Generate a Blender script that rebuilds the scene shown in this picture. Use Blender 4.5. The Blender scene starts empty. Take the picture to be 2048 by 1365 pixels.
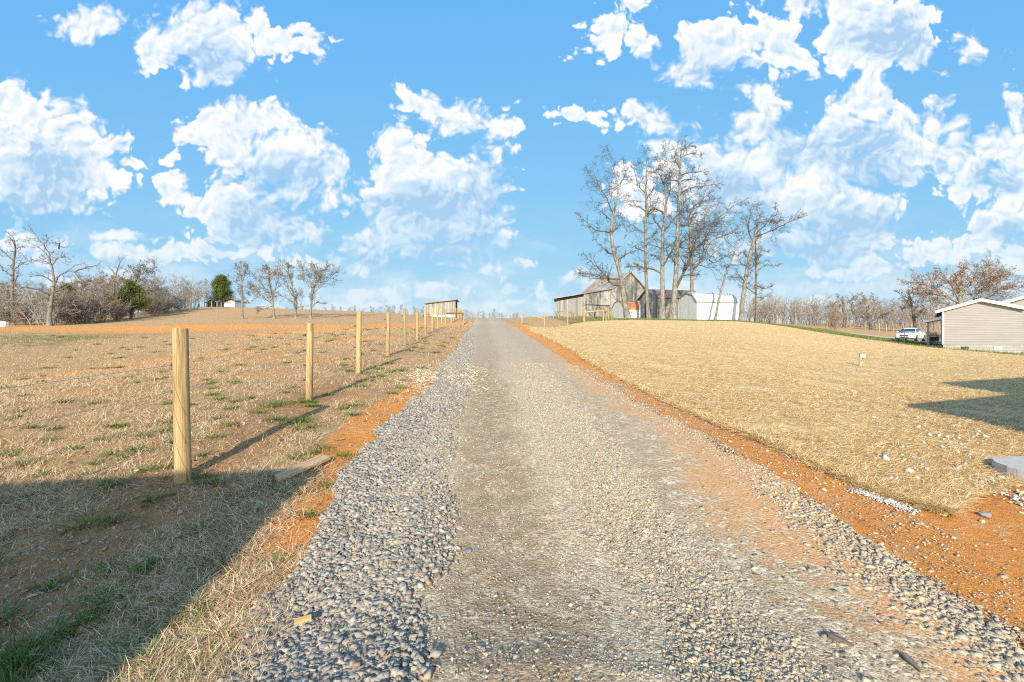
import bpy, math, random
import numpy as np
from mathutils import Vector, Matrix

S = bpy.context.scene
COL = S.collection
R_ = math.radians
rng = np.random.default_rng(7)
random.seed(7)

# ------------------------------------------------------------------ camera
CAMZ = 1.70
F = 1000.0                      # focal length in photograph pixels (2048 wide)
cam = bpy.data.cameras.new('camera')
cam.sensor_width = 36.0
cam.lens = 36.0 * F / 2048.0
cam.clip_start = 0.05
cam.clip_end = 6000
camo = bpy.data.objects.new('camera', cam)
COL.objects.link(camo)
camo.location = (0, 0, CAMZ)
camo.rotation_euler = (R_(90), 0, 0)
S.camera = camo
S.cycles.filter_width = 1.2
S.cycles.use_denoising = False

# ------------------------------------------------------------------ light and exposure
SUN_AZ = 5.0                    # degrees to the right of forward that the shadows run
SUN_EL = 20.5
S.view_settings.view_transform = 'Standard'
S.view_settings.look = 'None'
S.view_settings.exposure = 0.95
S.view_settings.gamma = 1.0
sun = bpy.data.lights.new('sun', 'SUN')
sun.energy = 4.25
sun.angle = R_(0.5)
sun.color = (1.0, 0.875, 0.68)
suno = bpy.data.objects.new('sun', sun)
COL.objects.link(suno)
_ld = Vector((math.sin(R_(SUN_AZ)) * math.cos(R_(SUN_EL)), math.cos(R_(SUN_AZ)) * math.cos(R_(SUN_EL)), -math.sin(R_(SUN_EL))))
suno.rotation_euler = _ld.to_track_quat('-Z', 'Y').to_euler()
suno.location = (-10, -60, 30)

# ------------------------------------------------------------------ world: sky and cumulus clouds
SKY_STRENGTH = 0.15
CLOUDS = [  # centre and radii of each puff, in tangent units x 1000 about the forward horizon
 # big cloud at the left edge
 (-1000,400,150,115),(-900,365,120,85),(-960,290,150,40),(-1030,470,85,40),(-825,335,55,42),(-940,440,60,50),
 # top left
 (-815,640,68,25),(-860,630,36,22),(-850,656,20,14),
 (-625,612,100,60),(-595,600,86,70),(-690,585,52,44),(-600,540,62,34),
 (-462,600,56,24),(-505,630,28,24),(-424,585,28,18),
 # middle left
 (-595,430,60,42),(-545,430,78,40),(-468,435,36,26),(-560,385,80,50),(-455,372,105,55),(-385,335,62,55),(-430,300,92,28),
 (-565,285,56,36),(-520,245,112,48),(-590,255,46,30),(-404,223,38,24),(-470,215,95,25),
 (-682,303,32,16),(-678,322,11,13),(-665,378,14,14),
 # centre
 (-155,470,72,18),(-108,445,46,30),(-192,476,36,22),(-64,458,34,12),(-14,424,24,20),(-222,392,48,24),(-175,417,26,10),
 (-170,318,96,60),(-205,350,52,40),(-92,312,80,58),(-45,300,46,48),(-262,282,54,34),(-170,255,135,44),(-240,205,70,38),(-120,235,110,46),
 (-305,162,58,26),(-165,185,115,34),(-40,150,58,22),
 # small ones right of centre
 (205,620,38,34),(190,590,20,26),(241,660,20,20),(259,590,28,13),(141,457,30,15),(275,450,52,25),(246,435,52,13),(322,434,34,12),
 (130,565,9,7),
 # upper right
 (405,578,84,50),(376,542,64,28),(450,600,60,44),(535,622,48,48),(564,590,30,30),(566,660,30,24),
 (716,620,100,84),(696,665,90,40),(776,592,80,56),(672,560,54,30),(816,655,30,26),
 # towering right
 (508,483,44,48),(496,422,54,48),(378,362,78,38),(455,360,82,54),(518,372,60,52),(316,380,28,18),(256,292,52,44),(436,312,122,56),(556,312,84,58),
 (716,482,64,44),(676,412,90,58),(740,412,108,56),(858,434,44,32),(808,390,92,36),(626,372,62,50),(696,340,130,40),
 (616,280,112,58),(678,252,90,58),(556,252,84,56),(598,192,142,36),(716,232,50,48),
 # far right
 (968,384,72,46),(936,332,76,42),(1018,452,30,48),(1008,340,62,58),(902,304,50,26),(914,588,30,15),
 (996,244,72,33),(946,204,70,28),(876,182,60,24),(1018,172,60,26),
 # low on the horizon
 (-774,212,52,13),(-940,190,64,24),(-730,172,150,20),(-390,152,66,18),(-575,180,60,13),(588,138,20,14),(656,136,34,12),(738,142,54,15),(830,160,46,16),
 (60,110,70,16),(-20,70,120,14),(-200,95,150,16),(-350,70,120,12),(300,90,110,12),(-860,120,120,14),(560,80,140,10),(900,110,140,14),
]
DARK = [
 (-925,335,85,50),(-960,262,120,30),(-600,560,70,34),(-480,335,95,32),(-460,262,75,34),(-520,215,80,26),
 (-165,270,120,38),(-130,200,120,34),(-60,270,50,50),(430,545,70,22),(760,600,80,50),(430,300,80,40),(500,255,80,34),
 (690,380,90,50),(740,330,90,30),(650,225,110,38),(600,180,120,28),(960,318,60,24),(1000,225,60,16),(-180,165,150,26),(540,395,30,40),
]

def build_world():
    w = bpy.data.worlds.new('World')
    S.world = w
    w.use_nodes = True
    nt = w.node_tree
    nt.nodes.clear()
    N = nt.nodes.new
    L = nt.links.new
    def math_(op, a, b=None, c=None, clamp=False):
        n = N('ShaderNodeMath'); n.operation = op; n.use_clamp = clamp
        for i, v in enumerate((a, b, c)):
            if v is None: continue
            if isinstance(v, (int, float)): n.inputs[i].default_value = v
            else: L(v, n.inputs[i])
        return n.outputs[0]
    def vec(op, a, b=None, c=None, out=0):
        n = N('ShaderNodeVectorMath'); n.operation = op
        for i, v in enumerate((a, b, c)):
            if v is None: continue
            if isinstance(v, tuple): n.inputs[i].default_value = v
            else: L(v, n.inputs[i])
        return n.outputs[out]
    tc = N('ShaderNodeTexCoord')
    sky = N('ShaderNodeTexSky')
    sky.sky_type = 'NISHITA'
    sky.sun_disc = False
    sky.sun_elevation = R_(SUN_EL)
    sky.sun_rotation = R_(180 + SUN_AZ)
    sky.air_density = 1.0
    sky.dust_density = 0.0
    sky.ozone_density = 3.0
    sep = N('ShaderNodeSeparateXYZ'); L(tc.outputs['Generated'], sep.inputs[0])
    yy = math_('MAXIMUM', math_('ABSOLUTE', sep.outputs[1]), 0.05)
    u = math_('DIVIDE', sep.outputs[0], yy)
    v = math_('DIVIDE', sep.outputs[2], yy)
    cmb = N('ShaderNodeCombineXYZ'); L(u, cmb.inputs[0]); L(v, cmb.inputs[1])
    p0 = cmb.outputs[0]
    def noise(vecin, scale, detail, rough, lac=2.0, color=False):
        n = N('ShaderNodeTexNoise'); n.noise_dimensions = '2D'
        n.inputs['Scale'].default_value = scale; n.inputs['Detail'].default_value = detail
        n.inputs['Roughness'].default_value = rough; n.inputs['Lacunarity'].default_value = lac
        L(vecin, n.inputs['Vector'])
        return n.outputs['Color'] if color else n.outputs[0]
    # domain warp
    w1 = vec('SUBTRACT', noise(p0, 9.0, 3.0, 0.55, color=True), (0.5, 0.5, 0.5))
    p = vec('MULTIPLY_ADD', w1, (0.085, 0.06, 0.0), p0)
    def field(blobs, src):
        d = None
        for (cx, cy, rx, ry) in blobs:
            ix, iy = 1000.0 / rx, 1000.0 / ry
            q = vec('MULTIPLY_ADD', src, (ix, iy, 0), (-cx / rx, -cy / ry, 0))
            l = vec('LENGTH', q, out=1)
            r = math.sqrt(rx * ry) / 45.0          # signed depth inside the puff, in the same unit for large and small ones
            l = math_('MULTIPLY_ADD', l, -r, r)
            if d is None: d = l
            else: d = math_('SMOOTH_MAX', d, l, 0.35)
        return d
    def sstep(x, a, b):
        n = N('ShaderNodeMapRange'); n.interpolation_type = 'SMOOTHSTEP'
        n.inputs['From Min'].default_value = a; n.inputs['From Max'].default_value = b
        L(x, n.inputs['Value'])
        return n.outputs[0]
    f1 = field(CLOUDS, p)
    fb = noise(p0, 12.0, 9.0, 0.55)
    vb = N('ShaderNodeTexVoronoi'); vb.voronoi_dimensions = '2D'; vb.feature = 'SMOOTH_F1'
    vb.inputs['Scale'].default_value = 26.0; vb.inputs['Smoothness'].default_value = 0.35
    vb.inputs['Detail'].default_value = 2.0; vb.inputs['Roughness'].default_value = 0.55
    L(p, vb.inputs['Vector'])
    bil = math_('SUBTRACT', 0.42, vb.outputs['Distance'])
    dens = math_('ADD', f1, 0.62)
    dens = math_('MULTIPLY_ADD', math_('SUBTRACT', fb, 0.5), 2.2, dens)
    dens = math_('MULTIPLY_ADD', bil, 1.05, dens)
    # firm tops, frayed sides: the edge is wider where the low-frequency noise says so
    wid = math_('MULTIPLY_ADD', sstep(noise(p0, 4.0, 3.0, 0.5), 0.35, 0.65), 0.75, 0.30)
    alpha = math_('DIVIDE', math_('ADD', dens, 0.06), wid, clamp=True)
    alpha = math_('MULTIPLY', alpha, math_('MULTIPLY', alpha, math_('SUBTRACT', 3.0, math_('MULTIPLY', alpha, 2.0))))
    # thin wisps low in the sky
    wn = noise(vec('MULTIPLY', p0, (1.0, 3.0, 1.0)), 5.0, 6.0, 0.6)
    low = math_('MULTIPLY', sstep(v, 0.30, 0.05), sstep(wn, 0.36, 0.70))
    alpha = math_('MAXIMUM', alpha, math_('MULTIPLY', low, 0.80))
    # cloud shading: relief from a second sample towards the light and the blue-grey bellies
    r1 = noise(p, 15.0, 3.5, 0.5); r2 = noise(vec('ADD', p, (-0.010, 0.020, 0.0)), 15.0, 3.5, 0.5)
    vb2 = N('ShaderNodeTexVoronoi'); vb2.voronoi_dimensions = '2D'; vb2.feature = 'SMOOTH_F1'
    vb2.inputs['Scale'].default_value = 26.0; vb2.inputs['Smoothness'].default_value = 0.35
    vb2.inputs['Detail'].default_value = 2.0; vb2.inputs['Roughness'].default_value = 0.55
    L(vec('ADD', p, (-0.006, 0.010, 0.0)), vb2.inputs['Vector'])
    rel = math_('ADD', math_('MULTIPLY', math_('SUBTRACT', r1, r2), 1.1),
                math_('MULTIPLY', math_('SUBTRACT', vb2.outputs['Distance'], vb.outputs['Distance']), 0.9))
    fd = field(DARK, p)
    belly = math_('MULTIPLY', sstep(math_('MULTIPLY_ADD', math_('SUBTRACT', r1, 0.5), 1.6, math_('ADD', fd, 0.75)), -0.2, 1.7), 0.80)
    alpha = math_('MULTIPLY', alpha, math_('SUBTRACT', 1.0, math_('MULTIPLY', belly, math_('SUBTRACT', 0.26, math_('MULTIPLY', v, 0.3)))))
    lit = math_('SUBTRACT', math_('MULTIPLY_ADD', rel, 0.9, math_('MULTIPLY_ADD', sstep(dens, 1.5, 0.1), 0.20, 0.76)), belly)
    lit = math_('MAXIMUM', math_('MINIMUM', lit, 1.0), 0.0)
    ramp = N('ShaderNodeValToRGB')
    cr = ramp.color_ramp
    cr.elements[0].position = 0.0; cr.elements[0].color = (0.43, 0.635, 0.86, 1)
    cr.elements[1].position = 1.0; cr.elements[1].color = (1.0, 1.0, 1.0, 1)
    e = cr.elements.new(0.45); e.color = (0.70, 0.835, 0.955, 1)
    L(lit, ramp.inputs[0])
    ccol = vec('MULTIPLY', ramp.outputs[0], (CLOUD_V, CLOUD_V, CLOUD_V))
    # clear sky
    sr = N('ShaderNodeSeparateColor'); L(sky.outputs[0], sr.inputs[0])
    cc = N('ShaderNodeCombineColor')
    for i, (k_, p_) in enumerate(SKY_CURVE):
        L(math_('MULTIPLY', math_('POWER', sr.outputs[i], p_), k_), cc.inputs[i])
    hs = cc
    # far clouds low down are seen through more air
    air = math_('MULTIPLY', alpha, math_('MULTIPLY_ADD', sstep(v, 0.02, 0.30), 0.55, 0.42))
    mix = N('ShaderNodeMix'); mix.data_type = 'RGBA'
    L(air, mix.inputs[0]); L(hs.outputs[0], mix.inputs[6]); L(ccol, mix.inputs[7])
    rear_fill = N('ShaderNodeMix'); rear_fill.data_type = 'RGBA'
    L(sstep(sep.outputs[1], 0.10, -0.25), rear_fill.inputs[0]); L(mix.outputs[2], rear_fill.inputs[6])
    L(vec('MULTIPLY', sky.outputs[0], (1.95, 1.55, 1.12)), rear_fill.inputs[7])  # sky half behind the camera, warmed and brightened as added shadow fill
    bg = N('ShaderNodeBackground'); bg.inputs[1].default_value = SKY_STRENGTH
    L(rear_fill.outputs[2], bg.inputs[0])
    out = N('ShaderNodeOutputWorld'); L(bg.outputs[0], out.inputs[0])

CLOUD_V = 3.55
SKY_CURVE = ((0.58, 0.60), (1.44, 0.27), (3.28, -0.02))   # evens out the sky texture's steep brightening towards the horizon
build_world()
S.world.cycles.sampling_method = 'MANUAL'
S.world.cycles.sample_map_resolution = 512

# ------------------------------------------------------------------ small tools
def tag(o, label=None, cat=None, group=None, kind=None):
    if label: o['label'] = label
    if cat: o['category'] = cat
    if group: o['group'] = group
    if kind: o['kind'] = kind
    return o

def empty(name, loc, rz=0.0, label=None, cat=None, group=None):
    o = bpy.data.objects.new(name, None)
    COL.objects.link(o)
    o.empty_display_size = 0.2
    o.location = loc
    o.rotation_euler = (0, 0, rz)
    return tag(o, label, cat, group)

def np_mesh(name, V, faces, mat, parent=None, smooth=False):
    """faces: list of int arrays (n,k)"""
    V = np.asarray(V, dtype=np.float32).reshape(-1, 3)
    me = bpy.data.meshes.new(name)
    if not isinstance(faces, (list, tuple)): faces = [faces]
    faces = [np.asarray(f, dtype=np.int32) for f in faces if len(f)]
    me.vertices.add(len(V)); me.vertices.foreach_set('co', V.ravel())
    loops = np.concatenate([f.ravel() for f in faces])
    starts = []; o0 = 0
    for f in faces:
        n, k = f.shape
        starts.append(o0 + np.arange(n) * k); o0 += n * k
    starts = np.concatenate(starts).astype(np.int32)
    me.loops.add(len(loops)); me.loops.foreach_set('vertex_index', loops)
    me.polygons.add(len(starts)); me.polygons.foreach_set('loop_start', starts)
    if smooth: me.polygons.foreach_set('use_smooth', np.ones(len(starts), dtype=bool))
    me.update(calc_edges=True)
    me.materials.append(mat)
    ob = bpy.data.objects.new(name, me)
    COL.objects.link(ob)
    if parent: ob.parent = parent
    return ob

class MB:
    """collects polygons into one mesh"""
    def __init__(s): s.v = []; s.f = []
    def poly(s, pts):
        b = len(s.v); s.v += [tuple(p) for p in pts]; s.f.append(tuple(range(b, b + len(pts))))
    def box(s, x0, x1, y0, y1, z0, z1, M=None):
        P = [Vector((x, y, z)) for z in (z0, z1) for y in (y0, y1) for x in (x0, x1)]
        if M: P = [M @ p for p in P]
        b = len(s.v); s.v += [tuple(p) for p in P]
        for f in ((0, 2, 3, 1), (4, 5, 7, 6), (0, 1, 5, 4), (2, 6, 7, 3), (0, 4, 6, 2), (1, 3, 7, 5)):
            s.f.append(tuple(b + i for i in f))
        return s
    def beam(s, a, b_, w, h):
        a = Vector(a); b_ = Vector(b_); d = b_ - a; l = d.length
        M = Matrix.Translation(a) @ d.to_track_quat('X', 'Z').to_matrix().to_4x4()
        return s.box(0, l, -w / 2, w / 2, -h / 2, h / 2, M)
    def tube(s, pts, rad, k=8, cap=True, wob=0.0):
        pts = np.asarray(pts, float); n = len(pts)
        rad = np.broadcast_to(np.asarray(rad, float), (n,))
        V = tube_rings(pts, rad, k)
        if wob: V = V + (rng.random(V.shape) - .5) * wob
        b = len(s.v); s.v += [tuple(p) for p in V]
        for i in range(n - 1):
            for j in range(k):
                s.f.append((b + i * k + j, b + i * k + (j + 1) % k, b + (i + 1) * k + (j + 1) % k, b + (i + 1) * k + j))
        if cap:
            s.f.append(tuple(b + j for j in range(k))[::-1]); s.f.append(tuple(b + (n - 1) * k + j for j in range(k)))
        return s
    def prism(s, prof, ax0, ax1, fn):
        """prof: list of 2D points, extruded between ax0 and ax1; fn(a, p, q)->3D"""
        n = len(prof); b = len(s.v)
        for a in (ax0, ax1): s.v += [tuple(fn(a, p, q)) for p, q in prof]
        for i in range(n):
            j = (i + 1) % n
            s.f.append((b + i, b + j, b + n + j, b + n + i))
        s.f.append(tuple(range(b, b + n))[::-1]); s.f.append(tuple(range(b + n, b + 2 * n)))
        return s
    def split(s, name, mat, parent, **kw):
        par = list(range(len(s.v)))
        def find(i):
            while par[i] != i: par[i] = par[par[i]]; i = par[i]
            return i
        for f in s.f:
            for i in f[1:]: par[find(i)] = find(f[0])
        groups = {}
        for f in s.f: groups.setdefault(find(f[0]), []).append(f)
        out = []
        for fs in groups.values():
            ids = sorted({i for f in fs for i in f}); mp = {i: k for k, i in enumerate(ids)}
            m = MB(); m.v = [s.v[i] for i in ids]; m.f = [tuple(mp[i] for i in f) for f in fs]
            out.append(m.build(name, mat, parent, **kw))
        return out
    def build(s, name, mat, parent=None, smooth=False, bevel=0.0):
        me = bpy.data.meshes.new(name)
        me.from_pydata(s.v, [], s.f); me.update()
        import bmesh
        bm = bmesh.new(); bm.from_mesh(me)
        bmesh.ops.recalc_face_normals(bm, faces=bm.faces)
        if bevel: bmesh.ops.bevel(bm, geom=bm.edges[:], offset=bevel, segments=2, affect='EDGES', clamp_overlap=True)
        bm.to_mesh(me); bm.free()
        if smooth:
            for p in me.polygons: p.use_smooth = True
        me.materials.append(mat)
        o = bpy.data.objects.new(name, me); COL.objects.link(o)
        if parent: o.parent = parent
        return o

def tube_rings(pts, rad, k):
    t = np.gradient(pts, axis=0)
    t /= np.maximum(np.linalg.norm(t, axis=1, keepdims=True), 1e-9)
    m = t.mean(0)
    ref = np.array([1., .02, 0]) if abs(m[2]) > .7 * np.linalg.norm(m) + 1e-9 else np.array([0, 0, 1.])
    a = np.cross(t, ref); a /= np.maximum(np.linalg.norm(a, axis=1, keepdims=True), 1e-9)
    b = np.cross(t, a)
    an = np.arange(k) * 2 * np.pi / k
    return (pts[:, None] + rad[:, None, None] * (np.cos(an)[None, :, None] * a[:, None] + np.sin(an)[None, :, None] * b[:, None])).reshape(-1, 3)

def copy_tree(o, parent=None):
    c = o.copy(); COL.objects.link(c)
    if parent: c.parent = parent
    for ch in [k for k in bpy.data.objects if k.parent is o]:
        copy_tree(ch, c)
    return c

def hash2(ix, iy, seed):
    h = (ix.astype(np.int64) * 374761393 + iy.astype(np.int64) * 668265263 + seed * 974711) & 0x7fffffff
    h = ((h ^ (h >> 13)) * 1274126177) & 0x7fffffff
    h = h ^ (h >> 16)
    return (h & 0xffff) / 65535.0

def vnoise(x, y, seed=0):
    ix = np.floor(x); iy = np.floor(y); fx = x - ix; fy = y - iy
    fx = fx * fx * (3 - 2 * fx); fy = fy * fy * (3 - 2 * fy)
    a = hash2(ix, iy, seed); b = hash2(ix + 1, iy, seed); c = hash2(ix, iy + 1, seed); d = hash2(ix + 1, iy + 1, seed)
    return (a + (b - a) * fx) * (1 - fy) + (c + (d - c) * fx) * fy

def fbm(x, y, o=4, seed=0):
    x = np.asarray(x, float); y = np.asarray(y, float)
    s = 0; a = .5; t = 0
    for i in range(o):
        s = s + a * vnoise(x * 2 ** i, y * 2 ** i, seed + i * 17); t += a; a *= .5
    return s / t

def sst(x, a, b):
    t = np.clip((np.asarray(x, float) - a) / (b - a), 0, 1)
    return t * t * (3 - 2 * t)

# ------------------------------------------------------------------ terrain
_ctl = []
def C_(px, py, d): _ctl.append(((px - 1024) / F * d, d, (682.5 - py) / F * d))
def H_(x, y, h): _ctl.append((x, y, h))
for px, py, d in [(366,960,5.1),(610,803,8.8),(717,747,12.4),(773,712,16.1),(808,691,19.7),(831,681,23.4),(850,668,27),(863,662,30.7),(873,657,34.3),(890,654,43),(926,651,48),
                  (0,760,17),(180,725,22),(0,690,32),(60,660,50),(0,652,60),(100,652,60),(200,650,62),(330,643,66),(480,638,70),(548,638,72),(590,637,72),(622,637,72),(700,640,70),(800,643,62),
                  (430,614,115),(500,616,118),(570,618,122),(330,620,105),(200,636,98),(60,644,95),(650,622,130),(720,627,140),(820,632,140),(880,634,100),(888,637,85),
                  (902,646,52),(926,640,80),
                  (1044,649,50),(1089,656,50),(1135,652,50),(1168,645,50),(1207,643,50),(1108,637,75),(1187,640,75),
                  (1115,633,84),(1290,632,91),(1240,637,64),(1310,637,62),(1357,639.5,60),(1440,640,60),(1478,640.5,61),(1340,638,70),
                  (1555,648,75),(1592,650,75),(1631,653,73),(1655,656,70),(1700,661,75),(1759,664,75),(1500,644,64),(1600,655,60),(1700,668,60),
                  (1820,684,54),(1750,676,54),(1885,697,38),(2048,710,34),(1722,733,19.8),(1300,705,20),(1300,668,34),(1500,700,22),(1500,672,34),(1700,705,28),(1860,730,20),
                  (1400,770,12),(1795,812,10.6),(2048,752,16.4),(2048,860,8.3),(2040,960,5.8),(1560,900,6.1),
                  (1600,650,120),(1850,660,110),(1990,670,100)]:
    C_(px, py, d)
ROADH = [(2.4,-1.63),(4,-1.52),(6.5,-1.31),(10,-1.05),(15,-.66),(20,-.27),(25,.11),(30,.47),(40,1.2),(50,1.92),(62,2.74),(75,3.42),(100,4.3),(150,5.0)]
for d, h in ROADH:
    for t in (-1.1, 2.2):
        H_(t - .06 * d, d, h + (0.0 if t < 0 else -.02))
for th in (-55, -40, -20, 0, 20, 40, 55):
    H_(math.sin(R_(th)) * 260, math.cos(R_(th)) * 260, 8.0)
    H_(math.sin(R_(th)) * 700, math.cos(R_(th)) * 700, 14.0)
for th in (-58, -45, 45, 58):
    H_(math.sin(R_(th)) * 2.6, math.cos(R_(th)) * 2.6, -1.68)
H_(-9, 6, -1.55); H_(-14, 9, -1.42); H_(-30, 20, -.9)
_ctl = np.array(_ctl)
def _feat(x, y):
    th = np.arctan2(x, y); r = np.hypot(x, y)
    return np.stack([np.clip(th, -1.02, 1.02) * 1.6, np.log(np.clip(r, 2.3, 800))], -1)
def _ker(d2):
    return np.where(d2 > 1e-12, .5 * d2 * np.log(np.maximum(d2, 1e-12)), 0)
_cf = _feat(_ctl[:, 0], _ctl[:, 1])
_n = len(_cf)
_K = _ker(((_cf[:, None] - _cf[None]) ** 2).sum(-1)) + np.eye(_n) * 2e-4
_P = np.concatenate([np.ones((_n, 1)), _cf], 1)
# interpolate elevation tangent (height over distance), which keeps near and far relief in proportion
_val = _ctl[:, 2] / np.hypot(_ctl[:, 0], _ctl[:, 1])
_A = np.block([[_K, _P], [_P.T, np.zeros((3, 3))]])
_w = np.linalg.solve(_A, np.concatenate([_val, np.zeros(3)]))
def TH(x, y):
    """terrain height (world z) at x, y"""
    x = np.atleast_1d(np.asarray(x, float)); y = np.atleast_1d(np.asarray(y, float))
    sh = x.shape; x = x.ravel(); y = y.ravel()
    out = np.empty(len(x))
    for i in range(0, len(x), 40000):
        f = _feat(x[i:i + 40000], y[i:i + 40000])
        d2 = ((f[:, None] - _cf[None]) ** 2).sum(-1)
        e = _ker(d2) @ _w[:_n] + _w[_n] + f @ _w[_n + 1:]
        out[i:i + 40000] = e
    r = np.clip(np.hypot(x, y), 2.3, 800)
    h = out * r
    th = np.abs(np.arctan2(x, y))
    b = sst(th, 1.02, 1.7)
    h = h * (1 - b) + (-1.68 + .0 * r) * b
    return (h + CAMZ).reshape(sh)
def th1(x, y): return float(TH(x, y)[0])

def at(px, d, py=None):
    """world point seen at photograph column px, at forward distance d (on the ground when py is None)"""
    x = (px - 1024) / F * d
    z = th1(x, d) if py is None else CAMZ + (682.5 - py) / F * d
    return Vector((x, d, z))

def ray(px, py):
    """ground point met by the sight line through a photograph pixel"""
    d = np.exp(np.linspace(math.log(2.2), math.log(90), 700))
    x = (px - 1024) / F * d
    h = CAMZ + (682.5 - py) / F * d - TH(x, d)
    i = int(np.argmax(h < 0)) if (h < 0).any() else len(d) - 1
    return Vector((x[i], d[i], th1(x[i], d[i])))

# sheet outlines
def road_l(y): return np.interp(y, [0,2.4,3.7,5.3,7.5,11,14,19,30,50,62,90], [-1.15,-1.3,-1.42,-1.66,-1.75,-1.66,-1.85,-2.02,-2.7,-3.85,-4.5,-6.2])
def road_r(y): return np.interp(y, [0,2.9,4.1,6.65,9.9,14.6,24,35,50,62,90], [2.75,2.75,2.74,2.60,2.20,1.85,1.2,.5,-.6,-1.6,-3.6])
def lawn_l(y): return np.interp(y, [4.55,4.8,5.2,5.6,7.8,14,21.5,33,50,62], [3.98,3.66,3.46,3.34,2.98,2.47,2.15,1.25,.9,.5])
def lawn_r(y): return np.interp(y, [4.55,4.8,5.1,5.6,6.4,7.5,60], [3.95,4.3,4.7,5.6,8,11,75])
def lawn_top(x, y):
    u = x / np.maximum(y, .1) * 1000 + 1024
    return np.interp(u, [1020,1044,1100,1215,1300,1480,1560,1640,1750,1830,1885,2100], [49,50,51,52,53,56,54,48,43,39,37,31.5])
def in_lawn(x, y): return (x > lawn_l(y)) & (x < lawn_r(y)) & (y > 4.55) & (y < lawn_top(x, y))
def in_road(x, y): return (x > road_l(y)) & (x < road_r(y)) & (y < 90)

def micro(x, y):
    r = np.hypot(x, y)
    a = np.clip(1.2 - r / 40, 0, 1)
    n = (fbm(x * 1.1, y * 1.1, 3, 5) - .5) * .10 + (fbm(x * 5, y * 5, 2, 9) - .5) * .05 * np.clip(1.3 - r / 14, 0, 1)
    k = np.where(x < road_l(y) + .3, 1.0, .25)
    return n * a * k

# ------------------------------------------------------------------ materials
def mat(name, rough=.8, spec=.3):
    m = bpy.data.materials.new(name); m.use_nodes = True
    nt = m.node_tree; b = nt.nodes['Principled BSDF']
    b.inputs['Roughness'].default_value = rough
    b.inputs['Specular IOR Level'].default_value = spec
    return m, nt, b

class G:
    """node graph helper"""
    def __init__(s, nt): s.nt = nt; s.N = nt.nodes; s.L = nt.links.new
    def n(s, t, **kw):
        x = s.N.new(t)
        for k, v in kw.items(): setattr(x, k, v)
        return x
    def put(s, sock, v):
        if isinstance(v, (int, float)): sock.default_value = v
        elif isinstance(v, tuple): sock.default_value = v if len(v) != 3 or sock.type == 'VECTOR' else v + (1,)
        else: s.L(v, sock)
    def m(s, op, a, b=None, c=None, clamp=False):
        x = s.n('ShaderNodeMath', operation=op, use_clamp=clamp)
        for i, v in enumerate((a, b, c)):
            if v is not None: s.put(x.inputs[i], v)
        return x.outputs[0]
    def mixc(s, f, a, b, bt='MIX'):
        x = s.n('ShaderNodeMix', data_type='RGBA', blend_type=bt)
        s.put(x.inputs[0], f); s.put(x.inputs[6], a); s.put(x.inputs[7], b)
        return x.outputs[2]
    def noise(s, v, sc, det=4., ro=.55, dist=0., col=False):
        x = s.n('ShaderNodeTexNoise'); s.put(x.inputs['Vector'], v)
        x.inputs['Scale'].default_value = sc; x.inputs['Detail'].default_value = det
        x.inputs['Roughness'].default_value = ro; x.inputs['Distortion'].default_value = dist
        return x.outputs[1 if col else 0]
    def vor(s, v, sc, feat='F1', rnd=1., out='Distance'):
        x = s.n('ShaderNodeTexVoronoi', feature=feat); s.put(x.inputs['Vector'], v)
        x.inputs['Scale'].default_value = sc; x.inputs['Randomness'].default_value = rnd
        return x.outputs[out]
    def ss(s, x, a, b, lo=0., hi=1.):
        r = s.n('ShaderNodeMapRange', interpolation_type='SMOOTHSTEP'); s.put(r.inputs[0], x)
        for i, v in zip((1, 2, 3, 4), (a, b, lo, hi)): r.inputs[i].default_value = v
        return r.outputs[0]
    def ramp(s, f, stops, interp='LINEAR'):
        r = s.n('ShaderNodeValToRGB'); cr = r.color_ramp; cr.interpolation = interp
        while len(cr.elements) < len(stops): cr.elements.new(.5)
        for e, (p, c) in zip(cr.elements, stops): e.position = p; e.color = tuple(c) + (1,)
        s.put(r.inputs[0], f); return r.outputs[0]
    def pos(s): return s.n('ShaderNodeNewGeometry').outputs['Position']
    def obj(s): return s.n('ShaderNodeTexCoord').outputs['Object']
    def isl(s): return s.n('ShaderNodeNewGeometry').outputs['Random Per Island']
    def orand(s): return s.n('ShaderNodeObjectInfo').outputs['Random']
    def scale(s, v, t):
        x = s.n('ShaderNodeVectorMath', operation='MULTIPLY'); s.put(x.inputs[0], v); x.inputs[1].default_value = t
        return x.outputs[0]
    def xyz(s, v):
        x = s.n('ShaderNodeSeparateXYZ'); s.put(x.inputs[0], v); return x.outputs
    def bump(s, h, st, dist=.02, nrm=None):
        b = s.n('ShaderNodeBump'); b.inputs['Strength'].default_value = st; b.inputs['Distance'].default_value = dist
        s.put(b.inputs['Height'], h)
        if nrm is not None: s.L(nrm, b.inputs['Normal'])
        return b.outputs[0]

DRY1, DRY2, DRY3 = (.48, .295, .145), (.72, .50, .275), (.27, .165, .08)
SOIL1, SOIL2 = (.72, .30, .08), (.82, .45, .18)

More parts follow.
